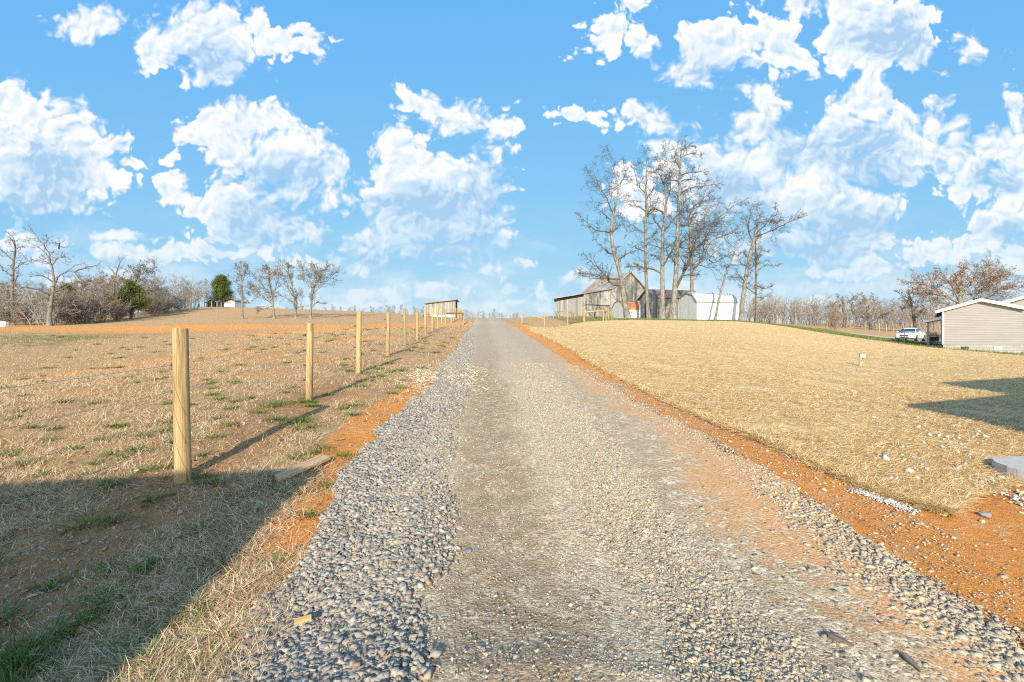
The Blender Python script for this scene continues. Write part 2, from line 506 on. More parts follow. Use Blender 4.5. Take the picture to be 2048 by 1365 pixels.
def M_ground():
    m, nt, b = mat('ground', .95, .1); g = G(nt); P = g.pos()
    at_ = g.n('ShaderNodeAttribute', attribute_name='mask'); ms = g.n('ShaderNodeSeparateColor'); g.L(at_.outputs['Color'], ms.inputs[0])
    soil, green, path = ms.outputs[0], ms.outputs[1], ms.outputs[2]
    n1 = g.noise(P, 1.3, 6, .65); n2 = g.noise(P, 14, 6, .7); n3 = g.noise(P, 70, 4, .7); n4 = g.noise(P, .12, 5, .6)
    grass = g.ramp(g.m('ADD', g.m('MULTIPLY', n2, .6), g.m('MULTIPLY', n3, .4)), [(.30, DRY3), (.48, DRY1), (.68, DRY2)])
    grass = g.mixc(g.ss(n4, .4, .65, 0, .4), grass, (.50, .32, .17))
    n5 = g.noise(g.scale(P, (1, 1, 1)), 3.2, 6, .72)
    grass = g.mixc(g.ss(g.noise(P, 24, 5, .75), .52, .66, 0, .8), grass, (.17, .11, .07)); grass = g.mixc(g.ss(n5, .52, .72, 0, .55), grass, DRY3); grass = g.mixc(g.ss(n5, .47, .28, 0, .5), grass, (.74, .58, .40))
    gr = g.ramp(n2, [(.3, (.07, .09, .025)), (.7, (.20, .22, .07))])
    gm = g.m('MULTIPLY', g.ss(g.m('ADD', g.m('MULTIPLY', green, 1.0), g.m('MULTIPLY', g.m('SUBTRACT', n1, .5), 1.4)), .35, .75), .8)
    c = g.mixc(gm, grass, gr)
    so = g.ramp(g.m('ADD', g.m('MULTIPLY', n2, .5), g.m('MULTIPLY', n3, .5)), [(.28, (.46, .16, .035)), (.5, SOIL1), (.75, SOIL2)])
    so = g.mixc(g.ss(g.noise(P, 2.6, 6, .7), .5, .72, 0, .7), so, (.66, .45, .27))
    so = g.mixc(g.ss(g.noise(P, 1.1, 6, .7), .55, .75, 0, .6), so, (.36, .15, .06))
    sm = g.ss(g.m('ADD', soil, g.m('ADD', g.m('MULTIPLY', g.m('SUBTRACT', n1, .5), .7), g.m('MULTIPLY', g.m('SUBTRACT', n2, .5), .9))), .38, .62)
    c = g.mixc(sm, c, so)
    pe = g.vor(P, 60); pc = g.vor(P, 60, out='Color')
    dirt = g.ramp(n2, [(.3, (.30, .15, .065)), (.7, (.52, .30, .145))])
    peb = g.m('MULTIPLY', g.m('LESS_THAN', pe, .36), g.m('GREATER_THAN', g.xyz(pc)[0], .72))
    dirt = g.mixc(peb, dirt, (.62, .48, .34))
    pm = g.ss(g.m('ADD', path, g.m('ADD', g.m('MULTIPLY', g.m('SUBTRACT', n1, .5), .8), g.m('MULTIPLY', g.m('SUBTRACT', n2, .5), .7))), .4, .65)
    c = g.mixc(pm, c, dirt)
    g.L(c, b.inputs['Base Color'])
    h = g.m('ADD', g.m('MULTIPLY', n2, .9), g.m('MULTIPLY', n3, .5))
    g.L(g.bump(h, 1., .06), b.inputs['Normal'])
    return m

def M_road():
    m, nt, b = mat('gravel_road', .95, .15); g = G(nt); P = g.pos()
    x, y, _ = g.xyz(P)
    t = g.m('MULTIPLY_ADD', y, .06, x)
    n1 = g.noise(P, .8, 5, .6); n2 = g.noise(P, 6, 6, .7); n3 = g.noise(P, 45, 5, .75)
    tw = g.m('ADD', t, g.m('MULTIPLY', g.m('SUBTRACT', n1, .5), 1.1))
    v1 = g.vor(P, 42); c1 = g.vor(P, 42, out='Color'); v2 = g.vor(P, 95); c2 = g.vor(P, 95, out='Color')
    k1 = g.xyz(c1)[0]; k2 = g.xyz(c2)[1]
    stone = g.ramp(k1, [(0, (.20, .15, .10)), (.4, (.44, .345, .235)), (.75, (.60, .485, .335)), (1, (.78, .65, .46))])
    fine = g.ramp(k2, [(0, (.19, .13, .08)), (.5, (.45, .34, .22)), (1, (.78, .64, .44))])
    c = g.mixc(g.ss(n2, .4, .6), stone, fine)
    dust = g.ramp(n3, [(.3, (.30, .21, .13)), (.7, (.54, .40, .26))])
    c = g.mixc(g.ss(n3, .45, .75, 0, .4), c, dust)
    # wheel track, brown fines
    tr = g.m('MULTIPLY', g.ss(tw, -.55, -.1), g.ss(tw, .75, .35))
    c = g.mixc(g.m('MULTIPLY', tr, g.ss(n2, 0.3, .65, .1, .75)), c, g.ramp(n3, [(.3, (.15, .09, .048)), (.75, (.40, .27, .155))]))
    tr2 = g.m('MULTIPLY', g.m('MULTIPLY', g.ss(tw, 1.35, 1.7), g.ss(tw, 2.5, 2.1)), g.ss(n2, .4, .65, 0, .6))
    c = g.mixc(tr2, c, (.25, .19, .13))
    # orange clay worked into the surface
    cl = g.ss(g.m('ADD', g.m('MULTIPLY', g.ss(tw, 1.3, 3.2), .34), g.m('ADD', g.m('MULTIPLY', n1, .35), g.m('MULTIPLY', n2, .6))), .565, .77)
    c = g.mixc(g.m('MULTIPLY', cl, .8), c, g.ramp(n3, [(.3, (.44, .19, .065)), (.7, (.68, .38, .17))]))
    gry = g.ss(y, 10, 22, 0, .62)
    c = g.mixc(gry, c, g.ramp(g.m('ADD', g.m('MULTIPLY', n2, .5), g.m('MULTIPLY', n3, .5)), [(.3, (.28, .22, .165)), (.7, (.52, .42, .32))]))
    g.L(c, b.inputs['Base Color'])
    h = g.m('ADD', g.m('MULTIPLY', g.m('SUBTRACT', 1, v1), .7), g.m('ADD', g.m('MULTIPLY', g.m('SUBTRACT', 1, v2), .4), g.m('MULTIPLY', n3, .5)))
    g.L(g.bump(h, .6, .012), b.inputs['Normal'])
    return m

def M_lawn():
    m, nt, b = mat('straw_lawn', .9, .1); g = G(nt); P = g.pos()
    Pr = g.n('ShaderNodeVectorRotate'); Pr.inputs['Angle'].default_value = .35; g.L(P, Pr.inputs['Vector'])
    st = g.scale(Pr.outputs[0], (6, 40, 6)); st2 = g.scale(P, (45, 9, 9))
    n1 = g.noise(st, 1, 5, .7, .4); n2 = g.noise(st2, 1, 5, .7, .4); n0 = g.noise(P, .22, 5, .62); n4 = g.noise(P, 2.2, 5, .65)
    s = g.m('ADD', g.m('MULTIPLY', n1, .5), g.m('MULTIPLY', n2, .5))
    c = g.ramp(s, [(.30, (.30, .19, .085)), (.45, (.62, .425, .20)), (.60, (.80, .58, .29)), (.78, (.88, .71, .43))])
    # mulch rows that run down the slope, green netting and clay showing through
    rows = g.n('ShaderNodeTexWave'); rows.inputs['Scale'].default_value = .16; rows.inputs['Distortion'].default_value = 9.0; rows.inputs['Detail'].default_value = 3
    rows.inputs['Detail Scale'].default_value = .6
    rr = g.n('ShaderNodeVectorRotate'); rr.inputs['Angle'].default_value = -.75; g.L(P, rr.inputs['Vector']); g.L(rr.outputs[0], rows.inputs['Vector'])
    c = g.mixc(g.m('MULTIPLY', g.ss(rows.outputs['Fac'], .45, .95), .22), c, (.36, .25, .12))
    gm = g.m('MULTIPLY', g.ss(n4, .48, .68), g.ss(n0, .35, .6, .15, .75))
    c = g.mixc(g.m('MULTIPLY', gm, .5), c, (.42, .40, .22))
    c = g.mixc(g.ss(g.noise(P, .7, 6, .7), .55, .75, 0, .6), c, (.42, .27, .12))
    c = g.mixc(g.m('MULTIPLY', g.ss(g.m('ADD', g.m('MULTIPLY', n0, .5), g.m('MULTIPLY', n4, .5)), .585, .68), .7), c, (.58, .27, .08))
    g.L(c, b.inputs['Base Color'])
    g.L(g.bump(g.m('ADD', s, g.m('MULTIPLY', n4, .5)), .8, .05), b.inputs['Normal'])
    return m

def M_blade(name, stops, tr=.25):
    m, nt, b = mat(name, .7, .15); g = G(nt)
    c = g.ramp(g.isl(), stops)
    g.L(c, b.inputs['Base Color'])
    b.inputs['Subsurface Weight'].default_value = 0
    return m

def M_stone(name, stops, sc=30):
    m, nt, b = mat(name, .85, .25); g = G(nt)
    c = g.ramp(g.isl(), stops)
    n = g.noise(g.pos(), sc, 5, .7); n2 = g.noise(g.pos(), sc * 5, 3, .7)
    c = g.mixc(g.ss(n, .35, .7, 0, .4), c, (.29, .26, .22))
    c = g.mixc(g.ss(n2, .5, .75, 0, .35), c, (.42, .43, .44))
    g.L(c, b.inputs['Base Color']); g.L(g.bump(n2, .5, .01), b.inputs['Normal'])
    return m

def M_wood(name, c1, c2, c3, grain=(26, 26, 1.2), sc=1., rough=.75, vary=.25):
    m, nt, b = mat(name, rough, .2); g = G(nt)
    v = g.n('ShaderNodeVectorMath', operation='ADD'); g.L(g.scale(g.obj(), grain), v.inputs[0])
    cmb = g.n('ShaderNodeCombineXYZ'); o = g.m('MULTIPLY', g.orand(), 40.); [g.L(o, cmb.inputs[i]) for i in range(3)]
    g.L(cmb.outputs[0], v.inputs[1])
    n = g.noise(v.outputs[0], sc, 5, .65, .6); n2 = g.noise(g.scale(v.outputs[0], (.12, .12, .5)), sc, 4, .6, 1.2)
    c = g.ramp(n, [(.28, c3), (.45, c1), (.68, c2)])
    c = g.mixc(g.ss(n2, .5, .72, 0, .5), c, c3)
    cr = g.noise(g.scale(v.outputs[0], (1.6, 1.6, .35)), sc, 3, .5, 1.5)
    c = g.mixc(g.m('MULTIPLY', g.ss(g.m('ABSOLUTE', g.m('SUBTRACT', cr, .5)), .022, .0), .75), c, tuple(q * .35 for q in c3))
    hs = g.n('ShaderNodeHueSaturation'); g.L(c, hs.inputs['Color'])
    g.L(g.m('MULTIPLY_ADD', g.orand(), vary * 2, 1 - vary), hs.inputs['Value'])
    g.L(hs.outputs[0], b.inputs['Base Color']); g.L(g.bump(n, .5, .01), b.inputs['Normal'])
    return m

def M_boards(name, tones, width=.2, axis=(1, 0, 0), gap=.05, rough=.9):
    """vertical boards: object-space x gives the board number"""
    m, nt, b = mat(name, rough, .15); g = G(nt); O = g.obj()
    d = g.n('ShaderNodeVectorMath', operation='DOT_PRODUCT'); g.L(O, d.inputs[0]); d.inputs[1].default_value = axis
    s = g.m('DIVIDE', d.outputs['Value'], width)
    idx = g.m('FLOOR', s); fr = g.m('FRACT', s)
    wn = g.n('ShaderNodeTexWhiteNoise', noise_dimensions='1D'); g.L(idx, wn.inputs['W'])
    c = g.ramp(wn.outputs['Value'], tones)
    gr = g.noise(g.scale(O, (18, 18, .9)), 1, 5, .7)
    c = g.mixc(g.ss(gr, .35, .75, 0, .55), c, (.17, .145, .12))
    st = g.noise(g.scale(O, (1.2, 1.2, .5)), 1, 4, .6)
    c = g.mixc(g.ss(st, .5, .75, 0, .4), c, (.55, .50, .44))
    c = g.mixc(g.m('LESS_THAN', fr, gap), c, (.03, .025, .02))
    g.L(c, b.inputs['Base Color'])
    g.L(g.bump(g.m('ADD', gr, g.m('GREATER_THAN', fr, gap)), .5, .02), b.inputs['Normal'])
    return m

def M_flat(name, col, rough=.6, spec=.3, vary=.12, sc=3., metal=0., bump=0.):
    m, nt, b = mat(name, rough, spec); g = G(nt)
    n = g.noise(g.obj(), sc, 5, .65)
    c = g.mixc(g.ss(n, .3, .7), tuple(v * (1 - vary) for v in col), tuple(min(1, v * (1 + vary)) for v in col))
    g.L(c, b.inputs['Base Color']); b.inputs['Metallic'].default_value = metal
    if bump: g.L(g.bump(n, bump, .02), b.inputs['Normal'])
    return m

def M_roof_metal(name, base, rust, axis=(1, 0, 0), amt=.5):
    m, nt, b = mat(name, .55, .4); g = G(nt); O = g.obj()
    n = g.noise(g.scale(O, (.5, .5, .5)), 1, 6, .7); n2 = g.noise(O, 4, 4, .6)
    d = g.n('ShaderNodeVectorMath', operation='DOT_PRODUCT'); g.L(O, d.inputs[0]); d.inputs[1].default_value = axis
    rib = g.m('PINGPONG', g.m('MULTIPLY', d.outputs['Value'], 4.), 1.)
    c = g.mixc(g.ss(g.m('ADD', n, g.m('MULTIPLY', n2, .3)), .5, .8, 0, amt * 2), base, rust)
    c = g.mixc(g.m('MULTIPLY', g.m('LESS_THAN', rib, .12), .5), c, (.08, .07, .06))
    g.L(c, b.inputs['Base Color']); g.L(g.bump(rib, .5, .03), b.inputs['Normal'])
    return m

def M_bark(name, c1, c2, c3, sc=3.):
    m, nt, b = mat(name, .95, .1); g = G(nt); O = g.obj()
    n = g.noise(g.scale(O, (2.2, 2.2, .8)), sc, 5, .7); n2 = g.noise(O, .7, 3, .6)
    c = g.ramp(n, [(.3, c3), (.5, c1), (.7, c2)])
    c = g.mixc(g.ss(n2, .45, .7, 0, .4), c, c2)
    g.L(c, b.inputs['Base Color']); g.L(g.bump(n, .8, .05), b.inputs['Normal'])
    return m

MAT = {}
MAT['ground'] = M_ground(); MAT['road'] = M_road(); MAT['lawn'] = M_lawn()
MAT['dry'] = M_blade('dry_grass', [(0, (.23, .145, .08)), (.3, (.45, .30, .165)), (.7, (.64, .465, .28)), (1, (.78, .64, .44))])
MAT['green'] = M_blade('green_grass', [(0, (.035, .075, .012)), (.5, (.085, .15, .03)), (1, (.20, .25, .07))])
MAT['straw'] = M_blade('straw', [(0, (.30, .19, .085)), (.3, (.55, .37, .17)), (.7, (.76, .55, .275)), (1, (.88, .70, .42))])
MAT['leaf'] = M_blade('fallen_leaf', [(0, (.16, .075, .04)), (.6, (.34, .17, .09)), (1, (.46, .33, .24))])
MAT['stone'] = M_stone('crushed_stone', [(0, (.15, .135, .12)), (.3, (.235, .217, .195)), (.62, (.315, .29, .255)), (.86, (.42, .385, .33)), (.97, (.32, .26, .2)), (1, (.40, .18, .07))])
MAT['stone_tan'] = M_stone('dusty_stone', [(0, (.21, .18, .14)), (.4, (.35, .305, .235)), (.8, (.48, .42, .325)), (.95, (.56, .42, .28)), (1, (.56, .28, .12))])
MAT['stone_pale'] = M_stone('pale_stone', [(0, (.38, .37, .36)), (1, (.62, .60, .58))])
MAT['post'] = M_wood('treated_post_wood', (.35, .245, .12), (.46, .345, .19), (.16, .10, .05), grain=(20, 20, .9), vary=.12)
MAT['post_green'] = M_wood('weathered_post_wood', (.27, .24, .13), (.36, .33, .20), (.17, .14, .08), vary=.1)
MAT['rail'] = M_wood('rail_wood', (.36, .26, .11), (.48, .37, .19), (.25, .16, .065), grain=(6, 6, 26), vary=.1)
MAT['plank'] = M_wood('plank_wood', (.46, .31, .18), (.58, .42, .27), (.28, .17, .09), grain=(2, 30, 30), vary=.05)
MAT['chip'] = M_wood('splinter_wood', (.13, .11, .095), (.22, .19, .165), (.06, .05, .045), grain=(3, 40, 40), vary=.1)
MAT['wire'] = M_flat('wire', (.30, .30, .30), .5, .4, .05)
MAT['black'] = M_flat('black_plastic', (.02, .02, .022), .5, .4)
GREYB = [(0, (.16, .155, .15)), (.4, (.235, .23, .22)), (.75, (.285, .28, .27)), (1, (.345, .34, .33))]
MAT['barn'] = M_boards('barn_boards', GREYB, .28)
MAT['barn_pale'] = M_boards('pale_barn_boards', [(0, (.30, .29, .275)), (.6, (.37, .355, .34)), (1, (.44, .42, .40))], .3)
MAT['barn_dark'] = M_boards('brown_shed_boards', [(0, (.09, .075, .06)), (.5, (.16, .13, .11)), (1, (.24, .20, .17))], .24)
MAT['barn_roof'] = M_roof_metal('barn_roof', (.40, .37, .34), (.30, .20, .15), (-.37, .93, 0), .55)
MAT['brown_roof'] = M_roof_metal('brown_roof', (.24, .17, .14), (.16, .09, .06), (.974, .225, 0), .6)
MAT['rust'] = M_roof_metal('rust_roof', (.42, .19, .07), (.26, .09, .04), (.974, .225, 0), .6)
MAT['white_metal'] = M_roof_metal('white_shed_metal', (.52, .53, .55), (.44, .45, .47), (.974, .225, 0), .3)
MAT['grey_metal'] = M_boards('grey_shed_panels', [(0, (.56, .57, .58)), (1, (.60, .61, .62))], .4, gap=.015)
MAT['white_panel'] = M_flat('white_shed_panels', (.60, .61, .64), .5, .3, .03)
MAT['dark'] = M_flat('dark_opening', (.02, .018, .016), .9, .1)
MAT['trim'] = M_flat('white_trim', (.80, .80, .79), .5, .3, .03)
MAT['shingle'] = M_flat('shingles', (.17, .16, .15), .9, .1, .25, 12., bump=.4)
MAT['bark'] = M_bark('bark', (.17, .16, .145), (.31, .295, .27), (.06, .054, .048))
MAT['bark_grey'] = M_bark('grey_bark', (.16, .145, .13), (.28, .26, .23), (.07, .06, .05))
MAT['bark_dark'] = M_bark('dark_bark', (.13, .105, .085), (.23, .19, .15), (.06, .05, .04))
MAT['twig'] = M_bark('twigs', (.25, .23, .21), (.37, .345, .315), (.15, .135, .12))
MAT['twig_dark'] = M_bark('dark_twigs', (.095, .082, .07), (.17, .15, .125), (.04, .034, .03))
MAT['twig_red'] = M_bark('reddish_twigs', (.23, .175, .14), (.35, .27, .22), (.13, .10, .08))
MAT['rusty'] = M_blade('rusty_leaves', [(0, (.22, .09, .035)), (.6, (.38, .18, .075)), (1, (.50, .29, .14))])
MAT['deadleaf'] = M_blade('dead_leaves', [(0, (.10, .05, .035)), (.7, (.22, .10, .06)), (1, (.33, .16, .09))])
MAT['ever'] = M_blade('evergreen_needles', [(0, (.02, .035, .010)), (.5, (.055, .08, .02)), (.85, (.12, .145, .035)), (1, (.20, .19, .06))])
MAT['ever_pine'] = M_blade('pine_needles', [(0, (.025, .04, .012)), (.5, (.07, .09, .025)), (.85, (.15, .16, .045)), (1, (.24, .22, .07))])
MAT['concrete'] = M_flat('concrete', (.50, .46, .41), .85, .2, .10, 9., bump=.2)
MAT['pale_rock'] = M_flat('pale_rock', (.34, .32, .29), .85, .2, .3, 22., bump=.6)
MAT['rock'] = M_flat('rock', (.21, .21, .215), .85, .2, .3, 22., bump=.6)

# ------------------------------------------------------------------ ground sheet
def build_ground():
    th = np.concatenate([np.arange(-180, -62, 5.0), np.arange(-62, 62.01, .17), np.arange(66, 179, 5.0)])
    th = np.radians(th)
    rr = np.exp(np.arange(math.log(.35), math.log(2600), .0165))
    T, RR = np.meshgrid(th, rr)
    x = np.sin(T) * RR; y = np.cos(T) * RR
    z = TH(x, y)
    z = z + micro(x, y)
    front = y > 0
    low = (in_road(x, y + 0) & (y > 1.0)) | in_lawn(x, y)
    z = z - np.where(low, .035 + np.clip(RR / 60, 0, 1) * .10, 0)
    nr, nt_ = x.shape
    V = np.stack([x, y, z], -1).reshape(-1, 3)
    i = np.arange(nr - 1)[:, None] * nt_; j = np.arange(nt_)[None]; j2 = (j + 1) % nt_
    q = np.stack([i + j, i + nt_ + j, i + nt_ + j2, i + j2], -1).reshape(-1, 4)[:, ::-1]
    V = np.concatenate([V, [[0, 0, z[0].mean()]]])
    c = len(V) - 1
    tri = np.stack([np.arange(nt_), (np.arange(nt_) + 1) % nt_, np.full(nt_, c)], -1)[:, ::-1]
    o = np_mesh('ground', V, [q, tri], MAT['ground'], smooth=True)
    # bare-soil, green and path amounts for each point
    u = np.where(y > .1, x / np.maximum(y, .1) * F + 1024, np.where(x > 0, 9e3, -9e3))
    t = x + .06 * y
    r = np.hypot(x, y)
    n = fbm(x * .5, y * .5, 4, 3); n2 = fbm(x * .09, y * .09, 4, 21)
    left = (x < road_l(y) + .5)
    soil = np.zeros_like(x)
    rl = road_l(y) - x                       # distance out from the road's edge on the field side
    soil = np.maximum(soil, sst(rl, 1.0, .35) * sst(y, 2.5, 3.3) * sst(y, 14, 10) * left * (.75 + .5 * n))
    soil = np.maximum(soil, sst(rl, 1.3, .3) * sst(y, 5.2, 7.2) * sst(y, 11, 8.5) * left * .62)
    soil = np.maximum(soil, .45 * sst(rl, 2.3, .2) * sst(y, 12, 20) * sst(y, 80, 60) * left)
    # cleared red band across the far field and the two red tracks running towards it
    band = np.exp(-((y - (54 + 5 * np.sin(x * .06))) / 9) ** 2) * sst(t, -3.5, -7)
    soil = np.maximum(soil, band * (.66 + .6 * (n2 - .5) + .4 * (n - .5)))
    soil = np.maximum(soil, np.where(left, .46 * sst(fbm(x * .55, y * .8, 4, 91), .52, .74) * sst(y, 5, 9), 0))
    for pts, w, a in (([(-60,775),(0,768),(130,748),(250,730),(330,718)], .05, .85), ([(230,742),(330,725),(480,703),(620,688),(760,676)], .055, .9), ([(400,733),(470,724),(560,712)], .03, .7),
                      ([(-40,800),(60,792),(140,784)], .03, .6), ([(560,668),(660,660),(760,657),(860,652)], .09, .9), ([(280,655),(430,652),(600,653),(720,660)], .06, .8)):
        W = np.array([tuple(ray(*q))[:2] for q in pts])
        k_ = np.linspace(0, len(pts) - 1, 160)
        W = np.stack([np.interp(k_, range(len(pts)), W[:, c_]) for c_ in (0, 1)], -1)
        m_ = (y > 8) & (y < 60) & (x < 0) & (x > -40)
        xy = np.stack([x[m_], y[m_]], -1)
        d2_ = (xy[:, None, 0] - W[None, :, 0]) ** 2 + (xy[:, None, 1] - W[None, :, 1]) ** 2
        jj = d2_.argmin(1)
        dd = np.sqrt(d2_[np.arange(len(xy)), jj]) / (W[jj, 1] * w)
        soil[m_] = np.maximum(soil[m_], a * np.exp(-dd ** 2) * (.55 + .9 * n[m_]))
    # the lawn side: clay shoulder between the gravel and the straw, and the bare corner by the slab
    rt = x - road_r(y)
    right = rt > -.9
    soil = np.maximum(soil, np.where(right & (y < 48) & (y > -3), .30 + .7 * sst(rt, -.5, .25), 0) * sst(x - lawn_l(np.maximum(y, 4.8)), 14, 5))
    soil = np.where((x > lawn_r(np.clip(y, 0, 60)) - .2) & (y < 8) & (y > -6) & (x > 0), .85, soil)
    soil = np.where(in_lawn(x, y), .2, soil)
    far_r = (x > 6) & (y > lawn_top(x, y))
    soil = np.where(far_r, .12 + .35 * np.exp(-((y - lawn_top(x, y)) / 1.5) ** 2) * (n2 > .5), soil)
    soil = np.where((y > 75) | (r > 85), .15, soil)
    soil = np.where((r > 80) & (x < -15), .12 + .25 * (n2 - .4), soil)
    green = np.zeros_like(x) + .12 + .25 * (n2 - .5)
    green = np.where(left, .16 + .9 * (n2 - .5) + .25 * (n - .5) + .25 * sst(y, 14, 30) * sst(y, 52, 44), green)
    green = np.maximum(green, np.where(left & (np.abs(t + 3.2) < .6) & (y > 6), .42 + .4 * (n - .5), 0))
    green = np.maximum(green, np.where(left & (rl > .5) & (rl < 2.6) & (y < 9), .30, 0))
    green = np.where(far_r & (y < lawn_top(x, y) + 16), .85, green)
    green = np.where(far_r & (x < 23) & (y > 55), .62, green)
    path = np.where(left, np.exp(-((t + 3.12 - .2 * (n - .5)) / .70) ** 2) * sst(y, 15, 8) * .85, 0)
    path = np.maximum(path, np.where(left, np.exp(-((x + 1.55 + .08 * (y - 11)) / .7) ** 2 - ((y - 12.4) / 1.6) ** 2) * .5, 0))
    path = np.maximum(path, np.where((u > 1490) & (y > 55) & (y < 78), .75 * np.exp(-((y - np.interp(u, [1500, 1600, 1700, 1790], [66, 63, 62, 58])) / 2.2) ** 2), 0))
    col = np.ones((len(V), 4), np.float32)
    for k_, a_ in enumerate((soil, green, path)):
        col[:-1, k_] = np.clip(a_, 0, 1).ravel()
    col[-1, :3] = (0, .2, 0)
    at_ = o.data.color_attributes.new('mask', 'FLOAT_COLOR', 'POINT')
    at_.data.foreach_set('color', col.ravel())
    tag(o, kind='structure')
build_ground()

def strip_mesh(name, ys, xl, xr, cols, off, material, keep=None, skirt=.06, bumpy=None):
    s = np.linspace(0, 1, cols)
    s = s ** 1.35 if name == 'straw_lawn' else s
    Y = np.repeat(ys[:, None], cols, 1)
    X = xl[:, None] + (xr - xl)[:, None] * s[None]
    Z = TH(X, Y) + micro(X, Y) * .5 + off(X, Y)
    V = np.stack([X, Y, Z], -1).reshape(-1, 3)
    nr = len(ys)
    i = np.arange(nr - 1)[:, None] * cols; j = np.arange(cols - 1)[None]
    q = np.stack([i + j, i + j + 1, i + cols + j + 1, i + cols + j], -1).reshape(-1, 4)
    if keep is not None:
        cx = V[q].mean(1); q = q[keep(cx[:, 0], cx[:, 1])]
    e = np.concatenate([q[:, [0, 1]], q[:, [1, 2]], q[:, [2, 3]], q[:, [3, 0]]])
    key = np.sort(e, 1); key = key[:, 0] * len(V) + key[:, 1]
    un, idx, cnt = np.unique(key, return_index=True, return_counts=True)
    be = e[idx[cnt == 1]]
    bv = np.unique(be); mp = np.zeros(len(V), int); mp[bv] = np.arange(len(bv)) + len(V)
    V2 = V[bv].copy(); V2[:, 2] -= skirt
    sk = np.stack([be[:, 0], mp[be[:, 0]], mp[be[:, 1]], be[:, 1]], -1)
    return np_mesh(name, np.concatenate([V, V2]), [q, sk], material, smooth=True)

def edge_noise(y, amp, sd): return (fbm(y * 1.3, y * 0 + sd, 4, sd) - .5) * 2 * amp + (fbm(y * 6, y * 0 + sd, 2, sd + 3) - .5) * amp * .8

ys = np.concatenate([np.linspace(-4, 1.2, 20), np.exp(np.arange(math.log(1.25), math.log(88), .012))])
road = strip_mesh('gravel_road', ys, road_l(ys) + edge_noise(ys, .14, 1), road_r(ys) + edge_noise(ys, .16, 2), 110,
                  lambda x, y: .010 + .020 * (np.exp(-((x + .06 * y + .75) / .35) ** 2) + np.exp(-((x + .06 * y - 2.2) / .5) ** 2)) * np.clip(1.3 - y / 16, 0, 1)
                  - .018 * np.exp(-((x + .06 * y - .15) / .3) ** 2) * np.clip(1.3 - y / 16, 0, 1), MAT['road'])
tag(road, kind='structure')

ys = np.exp(np.arange(math.log(4.56), math.log(61), .011))
lawn = strip_mesh('straw_lawn', ys, lawn_l(ys) + edge_noise(ys, .05, 4), lawn_r(ys), 230,
                  lambda x, y: .008 + (fbm(x * 3, y * 3, 3, 31) - .5) * .035 * np.clip(1.4 - y / 30, .1, 1),
                  MAT['lawn'], keep=lambda x, y: y < lawn_top(x, y) + (fbm(x * .8, y * .3, 3, 8) - .5) * 1.6, skirt=.075)
tag(lawn, kind='structure')

# far gravel drive beside the grey house
def drive():
    a = np.array([(42.0, 62.0), (45, 60), (48, 56.5), (50, 52), (51, 47)])
    b = a[:, :] + np.array([(-3.5, -3.5), (-3.6, -3.2), (-4.2, -2.4), (-4.8, -1.2), (-5, 0)])
    ss = np.linspace(0, 4, 60)
    A = np.stack([np.interp(ss, range(5), a[:, k]) for k in (0, 1)], -1); B = np.stack([np.interp(ss, range(5), b[:, k]) for k in (0, 1)], -1)
    w = np.linspace(0, 1, 16)
    P = B[:, None] + (A - B)[:, None] * w[None, :, None]
    z = TH(P[..., 0], P[..., 1]) + .06
    V = np.concatenate([P, z[..., None]], -1).reshape(-1, 3)
    i = np.arange(59)[:, None] * 16; j = np.arange(15)[None]
    q = np.stack([i + j, i + j + 1, i + 16 + j + 1, i + 16 + j], -1).reshape(-1, 4)
    m = M_flat('grey_gravel', (.42, .40, .38), .95, .1, .25, 6., bump=.3)
    tag(np_mesh('gravel_drive', V, q, m), kind='structure')
drive()

# ------------------------------------------------------------------ stones, grass and straw
PHI = (1 + 5 ** .5) / 2
ICO = np.array([(-1, PHI, 0), (1, PHI, 0), (-1, -PHI, 0), (1, -PHI, 0), (0, -1, PHI), (0, 1, PHI), (0, -1, -PHI), (0, 1, -PHI), (PHI, 0, -1), (PHI, 0, 1), (-PHI, 0, -1), (-PHI, 0, 1)]) / math.hypot(1, PHI)
ICOF = np.array([(0, 11, 5), (0, 5, 1), (0, 1, 7), (0, 7, 10), (0, 10, 11), (1, 5, 9), (5, 11, 4), (11, 10, 2), (10, 7, 6), (7, 1, 8), (3, 9, 4), (3, 4, 2), (3, 2, 6), (3, 6, 8), (3, 8, 9), (4, 9, 5), (2, 4, 11), (6, 2, 10), (8, 6, 7), (9, 8, 1)])

def rotm(n):
    q = rng.normal(size=(n, 4)); q /= np.linalg.norm(q, axis=1, keepdims=True)
    w, x, y, z = q.T
    return np.stack([np.stack([1 - 2 * (y * y + z * z), 2 * (x * y - z * w), 2 * (x * z + y * w)], -1),
                     np.stack([2 * (x * y + z * w), 1 - 2 * (x * x + z * z), 2 * (y * z - x * w)], -1),
                     np.stack([2 * (x * z - y * w), 2 * (y * z + x * w), 1 - 2 * (x * x + y * y)], -1)], 1)

